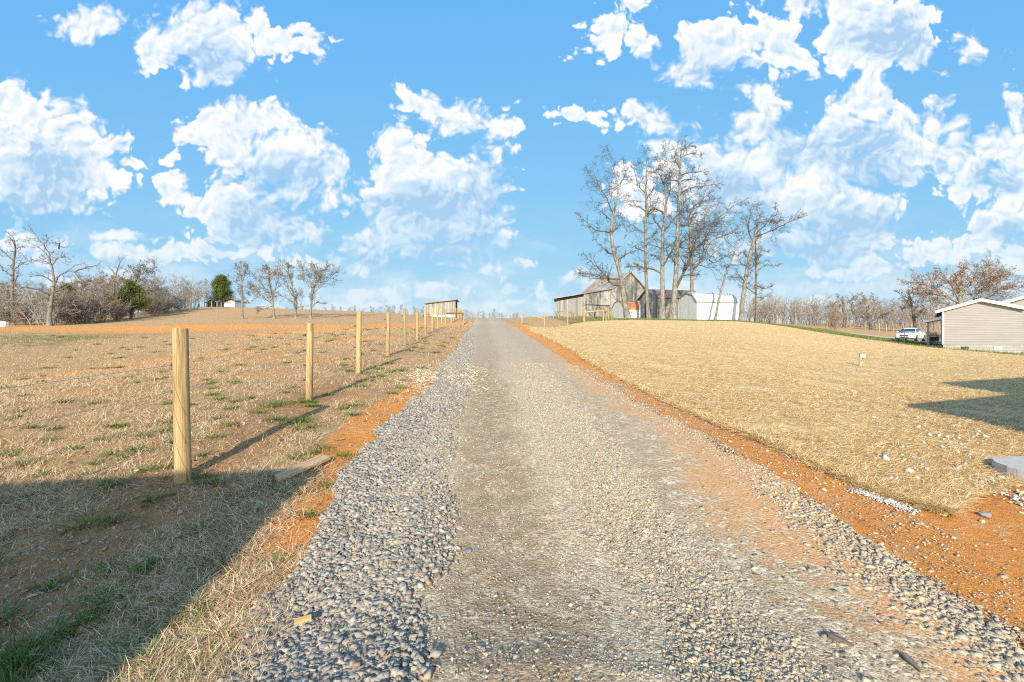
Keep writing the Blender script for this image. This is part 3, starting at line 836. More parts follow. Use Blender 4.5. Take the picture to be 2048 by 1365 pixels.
CUB = np.array([(x, y, z) for z in (-1, 1) for y in (-1, 1) for x in (-1, 1)]) * .62
CUBF = np.array([(0, 2, 3), (0, 3, 1), (4, 5, 7), (4, 7, 6), (0, 1, 5), (0, 5, 4), (2, 6, 7), (2, 7, 3), (0, 4, 6), (0, 6, 2), (1, 3, 7), (1, 7, 5)])
def stones(name, x, y, size, material, zoff, sink=.25, flat=.62):
    """crushed stone: skewed, chipped blocks"""
    n = len(x)
    v = CUB[None] * (1 + (rng.random((n, 8, 1)) - .5) * .5) + rng.normal(0, .23, (n, 8, 3))
    v = v * (np.stack([np.ones(n), .55 + .4 * rng.random(n), .35 + .4 * rng.random(n)], -1) * size[:, None] * .72)[:, None]
    v = np.einsum('nij,nkj->nki', rotm(n), v)
    v[..., 2] *= flat + .3
    z = TH(x, y) + zoff(x, y) + size * (.5 - sink) * .6
    v += np.stack([x, y, z], -1)[:, None]
    f = CUBF[None] + (np.arange(n) * 8)[:, None, None]
    return np_mesh(name, v.reshape(-1, 3), f.reshape(-1, 3), material)

def log_d(n, a, b, p=0.): # distances: p=0 equal numbers per octave
    u = rng.random(n)
    if p == 0: return a * (b / a) ** u
    return (a ** p + u * (b ** p - a ** p)) ** (1 / p)

mz = lambda x, y: micro(x, y) * .5 + .012
# heap of coarse grey stone along the field side of the road
n = 56000
y = log_d(n, 1.9, 30, .2)
s = rng.beta(1.1, 1.75, n)
x = road_l(y) - .12 + s * np.interp(y, [2, 3.5, 5, 9, 14, 26], [1.0, 1.12, 1.18, 1.0, .8, .5]) + (fbm(y * 2, y * 0, 3, 77) - .5) * .3
sz = np.exp(np.clip(rng.normal(math.log(.025), .46, n), -9, math.log(.048))) * np.interp(y, [2, 8, 26], [1, 1.1, 1.4])
tag(stones('grey_gravel_stones', x, y, sz, MAT['stone'], lambda x, y: mz(x, y) + rng.random(len(x)) * .012, sink=.34, flat=.42), kind='stuff')
# lighter, smaller stone along the lawn side
n = 70000
y = log_d(n, 1.6, 15, .1)
t = .85 + rng.beta(1.4, 1.3, n) * 2.2
x = t - .06 * y + (fbm(y * 1.5, y * 0, 3, 78) - .5) * .4
k = fbm(x * 1.5, y * 1.5, 3, 41) + (rng.random(n) - .5) * .7 * sst(y, 3, 6) + rng.random(n) * .3 > .36 + .32 * sst(y, 8, 15)
x, y = x[k], y[k]
sz = np.exp(np.clip(rng.normal(math.log(.0125), .50, len(x)), -9, math.log(.034))) * np.interp(y, [2, 8, 22], [1.05, 1.2, 1.7])
tag(stones('tan_gravel_stones', x, y, sz, MAT['stone_tan'], lambda x, y: mz(x, y) + rng.random(len(x)) * .003, sink=.55, flat=.35), kind='stuff')
# coarser stone at the near corner of the lawn side
n = 9000
y = log_d(n, 1.7, 5.6, 0); x = road_r(y) + .05 - rng.random(n) ** 1.2 * 1.15
k = rng.random(n) < sst(y, 5.6, 3.4) * (.45 + .55 * sst(road_r(y) - x, 1.1, .4)); x, y = x[k], y[k]
tag(stones('corner_gravel_stones', x, y, np.exp(np.clip(rng.normal(math.log(.024), .38, len(x)), -9, math.log(.05))), MAT['stone_tan'], lambda x, y: mz(x, y) + rng.random(len(x)) * .006, sink=.4, flat=.4), kind='stuff')
# fine loose chippings over the whole surface and thrown on the clay
n = 52000
y = log_d(n, 1.9, 12, .1)
x = road_l(y) + rng.random(n) * (road_r(y) + .9 - road_l(y))
k = rng.random(n) < np.where(x > road_r(y), .5, .8) * np.where(np.abs(x + .06 * y - .15) < .4, .6, 1)
x, y = x[k], y[k]
sz = np.exp(rng.normal(math.log(.0075), .40, len(x))) * np.interp(y, [2, 8, 14], [1, 1.3, 1.6])
tag(stones('fine_gravel', x, y, sz, M_stone('chippings', [(0, (.22, .19, .16)), (.5, (.42, .38, .32)), (.85, (.62, .58, .50)), (1, (.60, .38, .2))]), mz, sink=.46, flat=.4), kind='stuff')
# stones thrown out over the clay
n = 1300
y = log_d(n, 1.9, 9, 0); x = road_r(y) + rng.random(n) ** 1.6 * 2.6
k = (x < y * 1.05) & ~in_lawn(x, y); x, y = x[k], y[k]
tag(stones('clay_scattered_stones', x, y, np.exp(np.clip(rng.normal(math.log(.019), .5, len(x)), -9, math.log(.06))), MAT['stone_tan'], lambda x, y: micro(x, y), sink=.4, flat=.4), kind='stuff')
# pale spilled aggregate on the clay shoulder, and stones about the slab
n = 700
a = rng.random(n); q0, q1 = ray(1712, 982), ray(1822, 1022)
x = q0.x + a * (q1.x - q0.x) + rng.normal(0, .05, n); y = q0.y + a * (q1.y - q0.y) + rng.normal(0, .055, n)
tag(stones('pale_spilled_aggregate', x, y, np.exp(rng.normal(math.log(.014), .4, n)), MAT['stone_pale'], lambda x, y: micro(x, y) + .008, sink=.3, flat=.4), kind='stuff')
n = 420
y = rng.normal(5.15, .35, n); x = 4.9 + rng.random(n) ** .8 * 1.4 + (5.5 - y) * .2
k = (rng.random(n) < .9) & ((x < 5.45) | (y < 5.0)); x, y = x[k], y[k]
tag(stones('slab_edge_stones', x, y, np.exp(rng.normal(math.log(.034), .4, len(x))), MAT['stone_pale'], lambda x, y: micro(x, y) + .01, sink=.3), kind='stuff')
n = 260
y = log_d(n, 5.2, 9, 0); x = 3.6 + rng.random(n) * (y * .98 - 3.6)
k = rng.random(n) < sst(x / y, .62, .9); x, y = x[k], y[k]
tag(stones('straw_scattered_stones', x, y, np.exp(rng.normal(math.log(.035), .35, len(x))), MAT['stone_pale'], lambda x, y: micro(x, y) + .035, sink=.3), kind='stuff')
n = 1500
y = log_d(n, 2.6, 8, 0); x = -3.35 - .06 * y + rng.normal(0, .35, n)
tag(stones('path_pebbles', x, y, np.exp(rng.normal(math.log(.013), .45, n)), MAT['stone_tan'], lambda x, y: micro(x, y), sink=.35), kind='stuff')

def blades(name, x, y, L, w, lean, material, zoff=None, az=None, curl=.5):
    n = len(x)
    az = rng.random(n) * 2 * np.pi if az is None else az
    z = TH(x, y) + micro(x, y) + (0 if zoff is None else zoff) - .004
    base = np.stack([x, y, z], -1)
    dirh = np.stack([np.cos(az), np.sin(az), np.zeros(n)], -1)
    sd = np.stack([-np.sin(az), np.cos(az), np.zeros(n)], -1)
    tw = (rng.random(n) - .5)[:, None] * 1.2
    sdv = sd + tw * np.array([0, 0, 1.])
    l1 = lean; l2 = np.minimum(lean + curl * rng.random(n), 1.75)
    d1 = dirh * np.sin(l1)[:, None] + np.array([0, 0, 1.]) * np.cos(l1)[:, None]
    d2 = dirh * np.sin(l2)[:, None] + np.array([0, 0, 1.]) * np.cos(l2)[:, None]
    mid = base + d1 * (L * .55)[:, None]
    tip = mid + d2 * (L * .45)[:, None]
    hw = (w * .5)[:, None]
    V = np.stack([base - sdv * hw, base + sdv * hw, mid - sdv * hw * .8, mid + sdv * hw * .8, tip], 1)
    f = np.array([(0, 1, 3), (0, 3, 2), (2, 3, 4)])[None] + (np.arange(n) * 5)[:, None, None]
    return np_mesh(name, V.reshape(-1, 3), f.reshape(-1, 3), material)

def keep_off(x, y):
    return x < road_l(y) - .05
# dry grass of the field
N_ = 560000
y = log_d(N_, 1.75, 52, .05)
x = road_l(y) - .05 - rng.random(N_) ** 1.15 * (road_l(y) + y * 1.12 + .5)
t = x + .06 * y
rl = road_l(y) - x
pn = fbm(x * 1.4, y * 1.4, 4, 51)
pathm = np.exp(-((t + 3.15) / .62) ** 2) * sst(y, 15, 8)
soilm = sst(rl, .95, .35) * sst(y, 2.7, 3.5) * sst(y, 14, 10) * sst(pn, .75, .4)
soilm = np.maximum(soilm, .6 * sst(rl, 1.3, .3) * sst(y, 5.2, 7.2) * sst(y, 11, 8.5))
band = np.exp(-((y - (52 + 6 * np.sin(x * .06))) / 7) ** 2)
dens = (1 - .93 * np.clip(pathm * 1.3, 0, 1)) * (1 - .9 * np.clip(soilm * 1.2, 0, 1)) * (1 - .5 * sst(y, 12, 20) * (rl < 2)) * (1 - .8 * band) * sst(pn, .26, .5)
k = rng.random(N_) < dens
x, y, pn = x[k], y[k], pn[k]
n = len(x)
sc = np.interp(y, [2, 6, 15, 52], [1, 1.25, 1.7, 2.6])
L = (.05 + .10 * rng.random(n) ** 2) * (.7 + .7 * pn) * np.interp(y, [2, 8, 52], [1, .85, .9])
lean = np.clip(rng.normal(1.18, .28, n), .1, 1.55)
tag(blades('dry_grass', x, y, L * np.interp(y, [2, 5], [.72, 1]) * np.sqrt(sc), .0026 * sc ** 1.5, lean, MAT['dry'], curl=.5), kind='stuff')
# a band of matted straw-like grass by the road in the foreground
n = 56000
y = log_d(n, 1.75, 5.6, 0); rl = rng.beta(1.2, 1.6, n) * 1.25
k = rng.random(n) < 1 - .95 * sst(rl, .85, .3) * sst(y, 2.7, 3.4)
y, rl = y[k], rl[k]; x = road_l(y) - rl + .12; n = len(x)
tag(blades('matted_grass', x, y, .05 + .09 * rng.random(n), .0026 + .0008 * rng.random(n), np.clip(rng.normal(1.3, .22, n), .3, 1.56), MAT['dry'], zoff=rng.random(n) * .03, curl=.3), kind='stuff')
# green clumps
cx, cy, cs = [], [], []
def clump(px, py_d, s): cx.append((px - 1024) / F * py_d); cy.append(py_d); cs.append(s)
for px, d, s in [(30,2.55,.34),(5,2.75,.30),(60,2.75,.2),(90,2.3,.25),(150,2.2,.3),(250,2.25,.22),(300,2.3,.2),(420,3.55,.14),(395,3.0,.16),(210,3.25,.2),(140,3.0,.16),(390,2.75,.14),(300,4.65,.15),(170,4.3,.18),(225,4.35,.15),
                 (410,4.1,.16),(350,2.9,.15),(345,3.3,.16),(290,5.95,.16),(330,5.4,.14),(405,5.15,.10),(285,5.3,.13),(440,8.9,.22),(470,8.6,.2),(545,8.2,.3),(555,8.5,.25),(590,7.3,.3),(600,8.6,.22),(610,8.9,.12),
                 (600,6.9,.2),(645,6.1,.16),(690,5.9,.16),(560,5.05,.12),(590,4.7,.13),(690,8.2,.15),(620,5.6,.12),(150,6.2,.16),(50,5.7,.2),(210,6.5,.18),(60,7.3,.14),(240,7.1,.14),(100,6.7,.12),(20,6.3,.2),
                 (345,7.0,.14),(350,6.3,.17),(330,6.8,.15),(180,5.3,.14),(590,3.35,.12),(560,3.6,.10),(620,4.2,.09),(500,4.4,.12),(650,4.9,.10),(720,10.5,.2),(760,12,.2),(800,13,.2),(700,12.6,.2),(570,9.6,.15),(190,9,.2),(430,6.4,.15),(460,7,.12)]:
    clump(px, d, s)
for _ in range(22):
    clump(random.uniform(-40, 470), random.uniform(2.15, 3.3), random.uniform(.08, .22))
for _ in range(230):
    d = float(log_d(1, 3, 42, 0)[0]); xx = float(road_l(d)) - .6 - random.random() ** 1.2 * d * .85
    tt = xx + .06 * d
    if abs(tt + 3.35) < .35 and random.random() < .7: continue
    cx.append(xx); cy.append(d); cs.append(.06 + .10 * random.random() + .004 * d)
bx, by, bL, bw, bl, ba = [], [], [], [], [], []
for X_, Y_, s_ in zip(cx, cy, cs):
    m_ = int(55 + s_ * 330)
    r_ = np.abs(rng.normal(0, .42, m_)) * s_; a_ = rng.random(m_) * 2 * np.pi
    bx.append(X_ + r_ * np.cos(a_) * 1.4); by.append(Y_ + r_ * np.sin(a_)); ba.append(a_ + rng.normal(0, .7, m_))
    bL.append((.05 + .12 * rng.random(m_)) * (.5 + 2.0 * s_)); bw.append(np.full(m_, .0045 * (1 + Y_ / 14))); bl.append(np.clip(rng.normal(.95, .3, m_), .15, 1.5))
bx, by, bL, bw, bl, ba = map(np.concatenate, (bx, by, bL, bw, bl, ba))
tag(blades('green_grass', bx, by, bL, bw, bl, MAT['green'], az=ba, curl=.7), kind='stuff')
# loose straw on the lawn
N_ = 320000
y = log_d(N_, 4.56, 48, -.25); x = lawn_l(y) - .03 + rng.random(N_) * (np.minimum(lawn_r(y), y * 1.12) - lawn_l(y) + .03)
k = (y < lawn_top(x, y)) & (rng.random(N_) < sst(fbm(x * 1.1, y * 1.1, 4, 61), .2, .52))
x, y = x[k], y[k]; n = len(x); sc = np.interp(y, [4.5, 10, 48], [1, 1.5, 3.2])
tag(blades('loose_straw', x, y, (.05 + .12 * rng.random(n) ** 1.5) * np.sqrt(sc), .0034 * sc, np.clip(rng.normal(1.42, .14, n), .5, 1.57), MAT['straw'], zoff=.02 + rng.random(n) * .022, az=rng.normal(.5, .9, n) + np.pi * (rng.random(n) < .5), curl=.2), kind='stuff')
# straw hanging over the edge of the blanket by the road
n = 26000
y = log_d(n, 4.56, 30, -.3); x = lawn_l(y) + rng.normal(.03, .05, n)
m_ = rng.random(n) < .2; yb = rng.uniform(4.56, 6.6, n); x = np.where(m_, lawn_r(yb) + rng.normal(-.04, .06, n), x); y = np.where(m_, yb, y)
tag(blades('edge_straw', x, y, (.06 + .12 * rng.random(n)), .0038 * np.interp(y, [4.5, 30], [1, 2.6]), np.clip(rng.normal(1.35, .25, n), .4, 1.57), MAT['straw'], zoff=rng.random(n) * .05, curl=.25), kind='stuff')
# green turf beyond the straw
N_ = 60000
x = rng.random(N_) * 44 + 7; y = lawn_top(x, np.full(N_, 40.)) * 0 + rng.random(N_) * 24 + 34
k = (y > lawn_top(x, y)) & (y < lawn_top(x, y) + 15) & (x < y * 1.06); x, y = x[k], y[k]; n = len(x)
tag(blades('turf_grass', x, y, .10 + .12 * rng.random(n), np.full(n, .022), np.clip(rng.normal(.7, .3, n), .1, 1.4), M_blade('turf', [(0, (.06, .10, .02)), (.6, (.15, .20, .05)), (1, (.30, .30, .11))])), kind='stuff')
# pale loose straw and chips spilled at the road's edge
n = 9000
x = -1.62 + .0 * rng.random(n) + rng.normal(0, .42, n); y = 12.1 + rng.normal(0, .95, n); x = x - .05 * (y - 12)
k = fbm(x * 3, y * 2, 3, 19) > .42; x, y = x[k], y[k]; n = len(x)
tag(blades('pale_straw_spill', x, y, .05 + .10 * rng.random(n), .008 + .008 * rng.random(n), np.clip(rng.normal(1.35, .2, n), .4, 1.57), M_blade('pale_straw', [(0, (.52, .38, .22)), (.5, (.76, .62, .42)), (1, (.86, .76, .60))]), zoff=.015 + rng.random(n) * .02), kind='stuff')
# fallen leaves
n = 500
y = log_d(n, 2, 9, 0); x = road_l(y) + .5 - rng.random(n) ** 1.3 * (road_l(y) + y * 1.05 + .5)
tag(blades('fallen_leaves', x, y, .035 + .04 * rng.random(n), .022 + .025 * rng.random(n), np.clip(rng.normal(1.3, .2, n), .5, 1.6), MAT['leaf'], zoff=.015), kind='stuff')

# ------------------------------------------------------------------ fences
def fence_x(d): return -3.05 - .06 * d

def post_mesh(h, r, material, parent, loc, lean=(0, 0), k=18, name='post'):
    mb = MB()
    zs = [-.25, .0, h * .25, h * .5, h * .75, h - .012, h]
    pts = [(lean[0] * max(z, 0), lean[1] * max(z, 0), z) for z in zs]
    rad = [r * 1.06, r * 1.05, r * 1.02, r, r * .985, r * .97, r * .93]
    mb.tube(pts, rad, k, wob=.004)
    o = mb.build(name, material, parent, smooth=False)
    for p in o.data.polygons: p.use_smooth = abs(p.normal.z) < .6
    o.location = loc
    return o

fence = empty('wire_fence', (fence_x(5.1), 5.1, th1(fence_x(5.1), 5.1)), 0,
              'long fence of round wooden posts and thin wires beside the gravel road', 'fence')
FB = Vector(fence.location)
hts = [1.545, 1.375, 1.52, 1.395, 1.46, 1.45, 1.46, 1.43, 1.48, 1.43, 1.50]
posts = []
ins = [.13, .38, .64, .90, 1.17]
for k in range(11):
    d = 5.1 + 3.66 * k
    x = fence_x(d) + (0, .02, -.02, .015, 0, .01, -.01, 0, .01, 0, 0)[k]
    z = th1(x, d)
    h = hts[k]; r = .074 if k == 0 else (.068, .060, .064)[k % 3]
    o = post_mesh(h, r, MAT['post_green'] if k in (4, 10) else MAT['post'], fence, Vector((x, d, z)) - FB, lean=((-.018, 0) if k == 0 else (random.uniform(-.015, .015), random.uniform(-.01, .01))))
    posts.append((x, d, z, r))
    mb = MB()
    for q in ins:
        mb.box(-r - .035, -r + .004, -.016, .016, q - .016, q + .016)
    mb.split('insulator', MAT['black'], o)
# corner brace and gate post
gx, gd = -4.70, 48.0; gz = th1(gx, gd)
gp = post_mesh(1.55, .085, MAT['post'], fence, Vector((gx, gd, gz)) - FB)
bx_, bd_, bz_, _ = posts[-1]
mb = MB(); mb.tube([(bx_ - FB.x, bd_ - FB.y, bz_ + 1.12 - FB.z), (gx - FB.x, gd - FB.y, gz + 1.15 - FB.z)], .062, 10); mb.build('brace_rail', MAT['rail'], fence)
# wires, sagging a little between posts and carried on towards the house behind the camera
first = (-3.05 - .06 * .3 + .10, -4.5); fz = th1(*first)
nodes = [(first[0], first[1], fz, .07)] + posts
for q in ins:
    pts = []
    for (xa, ya, za, ra), (xb, yb, zb, rb) in zip(nodes[:-1], nodes[1:]):
        for s in np.linspace(0, 1, 9)[:-1]:
            pts.append((xa + (xb - xa) * s - ra - .03 - FB.x, ya + (yb - ya) * s - FB.y, za + (zb - za) * s + q - .04 * math.sin(math.pi * s) - FB.z))
    xb, yb, zb, rb = nodes[-1]; pts.append((xb - rb - .03 - FB.x, yb - FB.y, zb + q - FB.z))
    mb = MB(); mb.tube(pts, .0021, 5, cap=False); mb.build('wire', MAT['wire'], fence, smooth=True)

def post_row(name, label, rows, rails, r=.065, material='post', wires=()):
    """rows: (x, y, height); rails: (i, j, height at i, height at j)"""
    x0, y0, _ = rows[0]
    B = Vector((x0, y0, th1(x0, y0)))
    e = empty(name, B, 0, label, 'fence')
    P = []
    for (x, y, h) in rows:
        z = th1(x, y); P.append(Vector((x, y, z)) - B)
        post_mesh(h, r * random.uniform(.92, 1.08), MAT[material], e, P[-1], k=10, lean=(random.uniform(-.02, .02), 0))
    for i, j, a, b in rails:
        mb = MB(); mb.tube([P[i] + Vector((0, 0, a)), P[j] + Vector((0, 0, b))], .058, 8); mb.build('rail', MAT['rail'], e)
    for q in wires:
        mb = MB(); mb.tube([p + Vector((-.07, 0, q)) for p in P], .003, 4, cap=False); mb.build('wire', MAT['wire'], e)
    return e
def pr(px, d, top): # post from column, distance and row of its top
    x = (px - 1024) / F * d
    return (x, d, CAMZ + (682.5 - top) / F * d - th1(x, d))
post_row('wire_fence', 'second run of close yellow posts past the brace, near the grey lean-to shed',
         [(-6.3 - .055 * 3.66 * k, 52 + 3.66 * k, 1.42) for k in range(9)], [], wires=(.3, .6, .9, 1.15))
post_row('rail_fence', 'low corner fence with one sloping rail between two posts beside the gravel road crest',
         [pr(1044, 50, 620), pr(1089, 49, 626)], [(0, 1, .95, .92)])
post_row('rail_fence', 'yellow post fence with one rail and clustered posts in front of the barn doors',
         [pr(1135, 49.5, 621), pr(1168, 50, 616), pr(1206.5, 50, 619), pr(1212, 52, 617), pr(1217, 55, 615), pr(1223.5, 53, 618)], [(1, 2, 1.0, 1.1), (2, 3, .95, .9)], r=.07)
post_row('rail_fence', 'weathered posts and thin rails on the green grass along the barn wall',
         [pr(1107.5, 75, 616), pr(1117, 76, 622), pr(1129, 77, 620), pr(1149.5, 75, 617), pr(1166, 74, 618), pr(1187, 73, 624)], [(0, 2, .95, 1.0), (2, 3, .2, .25), (3, 5, .5, .45)], r=.06, material='post_green')
post_row('rail_fence', 'row of far posts with a rail brace in front of the brown woodland',
         [pr(1555, 75, 631), pr(1592, 75, 633), pr(1631, 73, 634), pr(1655, 70, 635.5), pr(1674, 74, 638), pr(1701, 75, 642), pr(1730, 75, 644), pr(1759, 75, 647), pr(1773, 76, 649), pr(1786, 78, 650)],
         [(2, 3, 1.05, 1.05), (3, 4, .95, .95)], wires=(.4, .8, 1.1))
tag(post_mesh(1.18, .035, MAT['concrete'], None, at(1808.5, 43.5), k=8, name='marker_post'), 'thin pale stake standing on the grass in front of the white car', 'post')

# ------------------------------------------------------------------ utility stub, plank, splinters and rocks
def utility_stub():
    p = at(1722, 19.8)
    e = empty('utility_post', p, R_(-12), 'short timber stub with a white meter box standing alone on the straw lawn', 'utility post')
    MB().box(-.055, .055, -.055, .055, -.2, .50).build('post', MAT['post'], e, bevel=.006)
    b = MB().box(-.075, .115, -.115, -.058, .355, .465).build('meter_box', MAT['trim'], e, bevel=.006)
    mb = MB(); mb.box(-.04, .0, -.121, -.1155, .385, .43); mb.box(.03, .07, -.121, -.1155, .385, .43); mb.split('dial', M_flat('meter_glass', (.35, .45, .52), .3, .5), b)
    mb = MB(); mb.tube([(-.075, -.075, -.1), (-.075, -.075, .36)], .017, 8); mb.build('conduit', M_flat('grey_conduit', (.32, .32, .33), .6), e)
    mb = MB(); mb.tube([(.02, -.062, .36), (.035, -.075, .30), (.0, -.07, .24), (-.05, -.07, .18)], .009, 6); mb.build('cable', MAT['black'], e)
utility_stub()
_a = at(545, 4.93); _b = at(650, 5.62)
def plank():
    d = (_b - _a); l = d.length
    e = MB()
    prof = [(0, -.075), (l, -.08), (l + .02, .075), (-.0 + .10, .075)]
    e.prism([(p, q) for p, q in prof], .0, .042, lambda a, p, q: (p, q, a))
    o = e.build('plank', MAT['plank'], None, bevel=.003)
    o.matrix_world = Matrix.Translation(_a + Vector((0, 0, .035))) @ d.to_track_quat('X', 'Z').to_matrix().to_4x4()
    tag(o, 'weathered brown plank with a slanted cut end lying in the dry grass', 'plank')
plank()
def splinter(pa, pb, w, label):
    d = pb - pa; l = d.length
    mb = MB(); mb.prism([(0, -w * .35), (l * .3, -w * .6), (l, -w * .1), (l * .96, w * .25), (l * .35, w * .5), (l * .04, w * .45)], 0, .014, lambda a, p, q: (p, q, a + .004 * math.sin(p * 30)))
    o = mb.build('wood_splinter', MAT['chip'], None, bevel=.002)
    o.matrix_world = Matrix.Translation(pa + Vector((0, 0, .035))) @ d.to_track_quat('X', 'Z').to_matrix().to_4x4() @ Matrix.Rotation(R_(12), 4, 'X')
    tag(o, label, 'wood splinter')
splinter(at(1657, 2.66), at(1706, 2.58), .035, 'dark wood splinter on the gravel road, the paler and longer of the two')
splinter(at(1803, 2.55), at(1843, 2.42), .03, 'small dark wood splinter lying among the coarse stones of the road')
def rock(px, d, r, label, sq=.62, material='rock', up=.0, name='rock'):
    n = 4
    import bmesh
    bm = bmesh.new(); bmesh.ops.create_icosphere(bm, subdivisions=2, radius=r)
    s = random.random() * 50
    for v in bm.verts:
        c = v.co
        k = 1 + .75 * (vnoise(np.array([c.x / r * 1.3 + s]), np.array([c.y / r * 1.3 + c.z / r * .9]), 5)[0] - .5)
        v.co = Vector((c.x * k * 1.25, c.y * k, c.z * k * sq))
    me = bpy.data.meshes.new(name); bm.to_mesh(me); bm.free(); me.materials.append(MAT[material])
    o = bpy.data.objects.new(name, me); COL.objects.link(o)
    o.location = at(px, d) + Vector((0, 0, r * sq * .5 + up)); o.rotation_euler = (0, 0, random.random() * 3)
    tag(o, label, 'rock')
rock(1968, 4.62, .046, 'rounded grey rock on the bare orange clay, the largest one there')
rock(1964, 4.48, .024, 'small pale rock touching the large grey rock on the orange clay', material='concrete')
rock(1888, 4.95, .025, 'pale stone lying at the foot of the straw bank', material='concrete')
rock(935, 3.62, .030, 'single grey stone lying on the brown wheel track of the road', up=.01)
rock(1378, 3.83, .032, 'single pale stone lying on the tan gravel in the road', material='pale_rock', up=.0)
rock(1170, 3.0, .03, 'flat white stone pressed into the road between wheel track and tan gravel', .35, 'pale_rock', up=.0)
rock(805, 4.5, .05, 'cream stone lying in shaded bare dirt beside the thick fence pole', material='concrete') if False else None

# wood scrap left on the coarse stone
def scrap():
    p = at(606, 2.76)
    o = MB().box(-.045, .045, -.02, .02, 0, .012).build('wood_scrap', M_flat('fresh_wood', (.55, .33, .13), .7, .2, .15, 20.), None, bevel=.002)
    o.location = p + Vector((0, 0, .075)); o.rotation_euler = (.15, -.1, .35)
    tag(o, 'small fresh yellow wood scrap resting on the grey road stones', 'wood scrap')
scrap()

# concrete slab at the edge of the neighbouring house
def slab():
    prof = []
    for a in np.linspace(90, 180, 10): prof.append((.55 + .55 * math.cos(R_(a)), -.50 + .50 * math.sin(R_(a))))
    for a in np.linspace(180, 262, 10): prof.append((.55 + .55 * math.cos(R_(a)), -.5 + .62 * math.sin(R_(a))))
    prof += [(5.6, -1.75), (5.6, 0.35)]
    mb = MB(); mb.prism(prof, -.1, .145, lambda a, p, q: (p, q, a))
    o = mb.build('concrete_slab', MAT['concrete'], None, bevel=.012)
    o.location = (5.74, 6.30, th1(6.1, 5.9) + .02)
    tag(o, 'pale concrete slab with a rounded corner beside the bare clay and straw', 'concrete slab')
slab()

# ------------------------------------------------------------------ sheds, barn and houses
def frame2(o, ax):  # local building frame: origin, direction of the long side; returns point(a, b, z)
    ax = Vector((ax[0], ax[1], 0)).normalized(); bx = Vector((-ax.y, ax.x, 0))
    return lambda a, b, z: Vector((0, 0, 0)) + ax * a + bx * b + Vector((0, 0, z))

def gabled_shed(name, label, cat, corner, phi, w, l, prof_wall, over, mats, thick=.06, eave=.0):
    """prof_wall: wall outline in (b, z) for 0..w; the roof shell follows the points from eave to eave"""
    e = empty(name, corner, 0, label, cat)
    P = frame2(corner, (math.cos(phi), math.sin(phi)))
    wallm, endm, roofm, trimm = mats
    b_ = [p[0] for p in prof_wall]
    # long sides
    mb = MB()
    z0 = prof_wall[0][1]; ze = prof_wall[1][1]; zr = prof_wall[-2][1]
    mb.prism([(0, z0), (.06, z0), (.06, ze), (0, ze)], 0, l, lambda a, p, q: P(a, p, q))
    mb.prism([(w - .06, z0), (w, z0), (w, zr), (w - .06, zr)], 0, l, lambda a, p, q: P(a, p, q))
    mb.split('side_wall', wallm, e)
    mb = MB()
    inner = [(min(max(b, .061), w - .061), z) for b, z in prof_wall]
    mb.prism(inner, 0.0, .06, lambda a, p, q: P(a, p, q)); mb.prism(inner, l - .06, l, lambda a, p, q: P(a, p, q))
    mb.split('end_wall', endm, e)
    mb = MB()
    top = prof_wall[1:-1]
    n = len(top)
    out = list(top)
    s0 = Vector((top[0][0] - top[1][0], top[0][1] - top[1][1])).normalized() * over
    s1 = Vector((top[-1][0] - top[-2][0], top[-1][1] - top[-2][1])).normalized() * over
    out[0] = (top[0][0] + s0.x, top[0][1] + s0.y); out[-1] = (top[-1][0] + s1.x, top[-1][1] + s1.y)
    poly = [(b, z + .012) for b, z in out] + [(b, z + .012 + thick) for b, z in reversed(out)]
    mb.prism(poly, -over, l + over, lambda a, p, q: P(a, p, q))
    mb.build('roof', roofm, e)
    return e, P

# white gambrel storage shed
phiS = math.atan2(1.3, 5.5)
c0 = Vector((22.2, 60.0, CAMZ + 2.57))
W, L = 4.1, 5.65
gam = [(0, 0), (0, 2.26), (.85, 3.10), (2.05, 3.42), (3.25, 3.10), (W, 2.26), (W, 0)]
sh, P = gabled_shed('storage_shed', 'white gambrel roofed metal shed with its shaded end wall coloured grey among the bare trees', 'shed', c0, phiS, W, L, gam, .10,
                    (MAT['white_panel'], MAT['grey_metal'], MAT['white_metal'], MAT['trim']))  # greyer panels put the end wall's shade into its colour
mb = MB()
for a in (.0, 1.4, 2.8, 4.2, 5.35):
    for b in (.1, 3.7): mb.prism([(b, -.75), (b + .3, -.75), (b + .3, -.101), (b, -.101)], a, a + .3, lambda s, p, q: P(s, p, q))
mb.split('foundation_block', MAT['concrete'], sh)
mb = MB(); mb.prism([(.05, -.10), (W - .05, -.10), (W - .05, -.003), (.05, -.003)], .02, L - .02, lambda s, p, q: P(s, p, q)); mb.build('skid', MAT['barn_dark'], sh)
mb = MB()
mb.prism([(-.03, 0), (-.003, 0), (-.003, 2.22), (-.03, 2.22)], -.03, .05, lambda s, p, q: P(s, p, q)); mb.prism([(-.03, 0), (-.003, 0), (-.003, 2.22), (-.03, 2.22)], L - .05, L + .03, lambda s, p, q: P(s, p, q))
mb.split('corner_trim', MAT['trim'], sh)

_edge = M_flat('edge_line_grey', (.30, .30, .31), .5)  # grey that draws the eave's shadow line, used on the roof end too
mb = MB(); mb.prism([(-.16, 2.10), (-.12, 2.10), (-.12, 2.24), (-.16, 2.24)], -.1, L + .1, lambda s, p, q: P(s, p, q)); mb.build('eave_shadow_strip', _edge, sh)  # grey strip painting in the shadow line under the eave
_o = [(-.1, 2.16), (.85, 3.10), (2.05, 3.42), (3.25, 3.10), (W + .1, 2.16)]
mb = MB(); mb.prism([(b, z - .06) for b, z in _o] + [(b, z + .085) for b, z in reversed(_o)], -.135, -.105, lambda s, p, q: P(s, p, q)); mb.build('roof_edge', _edge, sh)
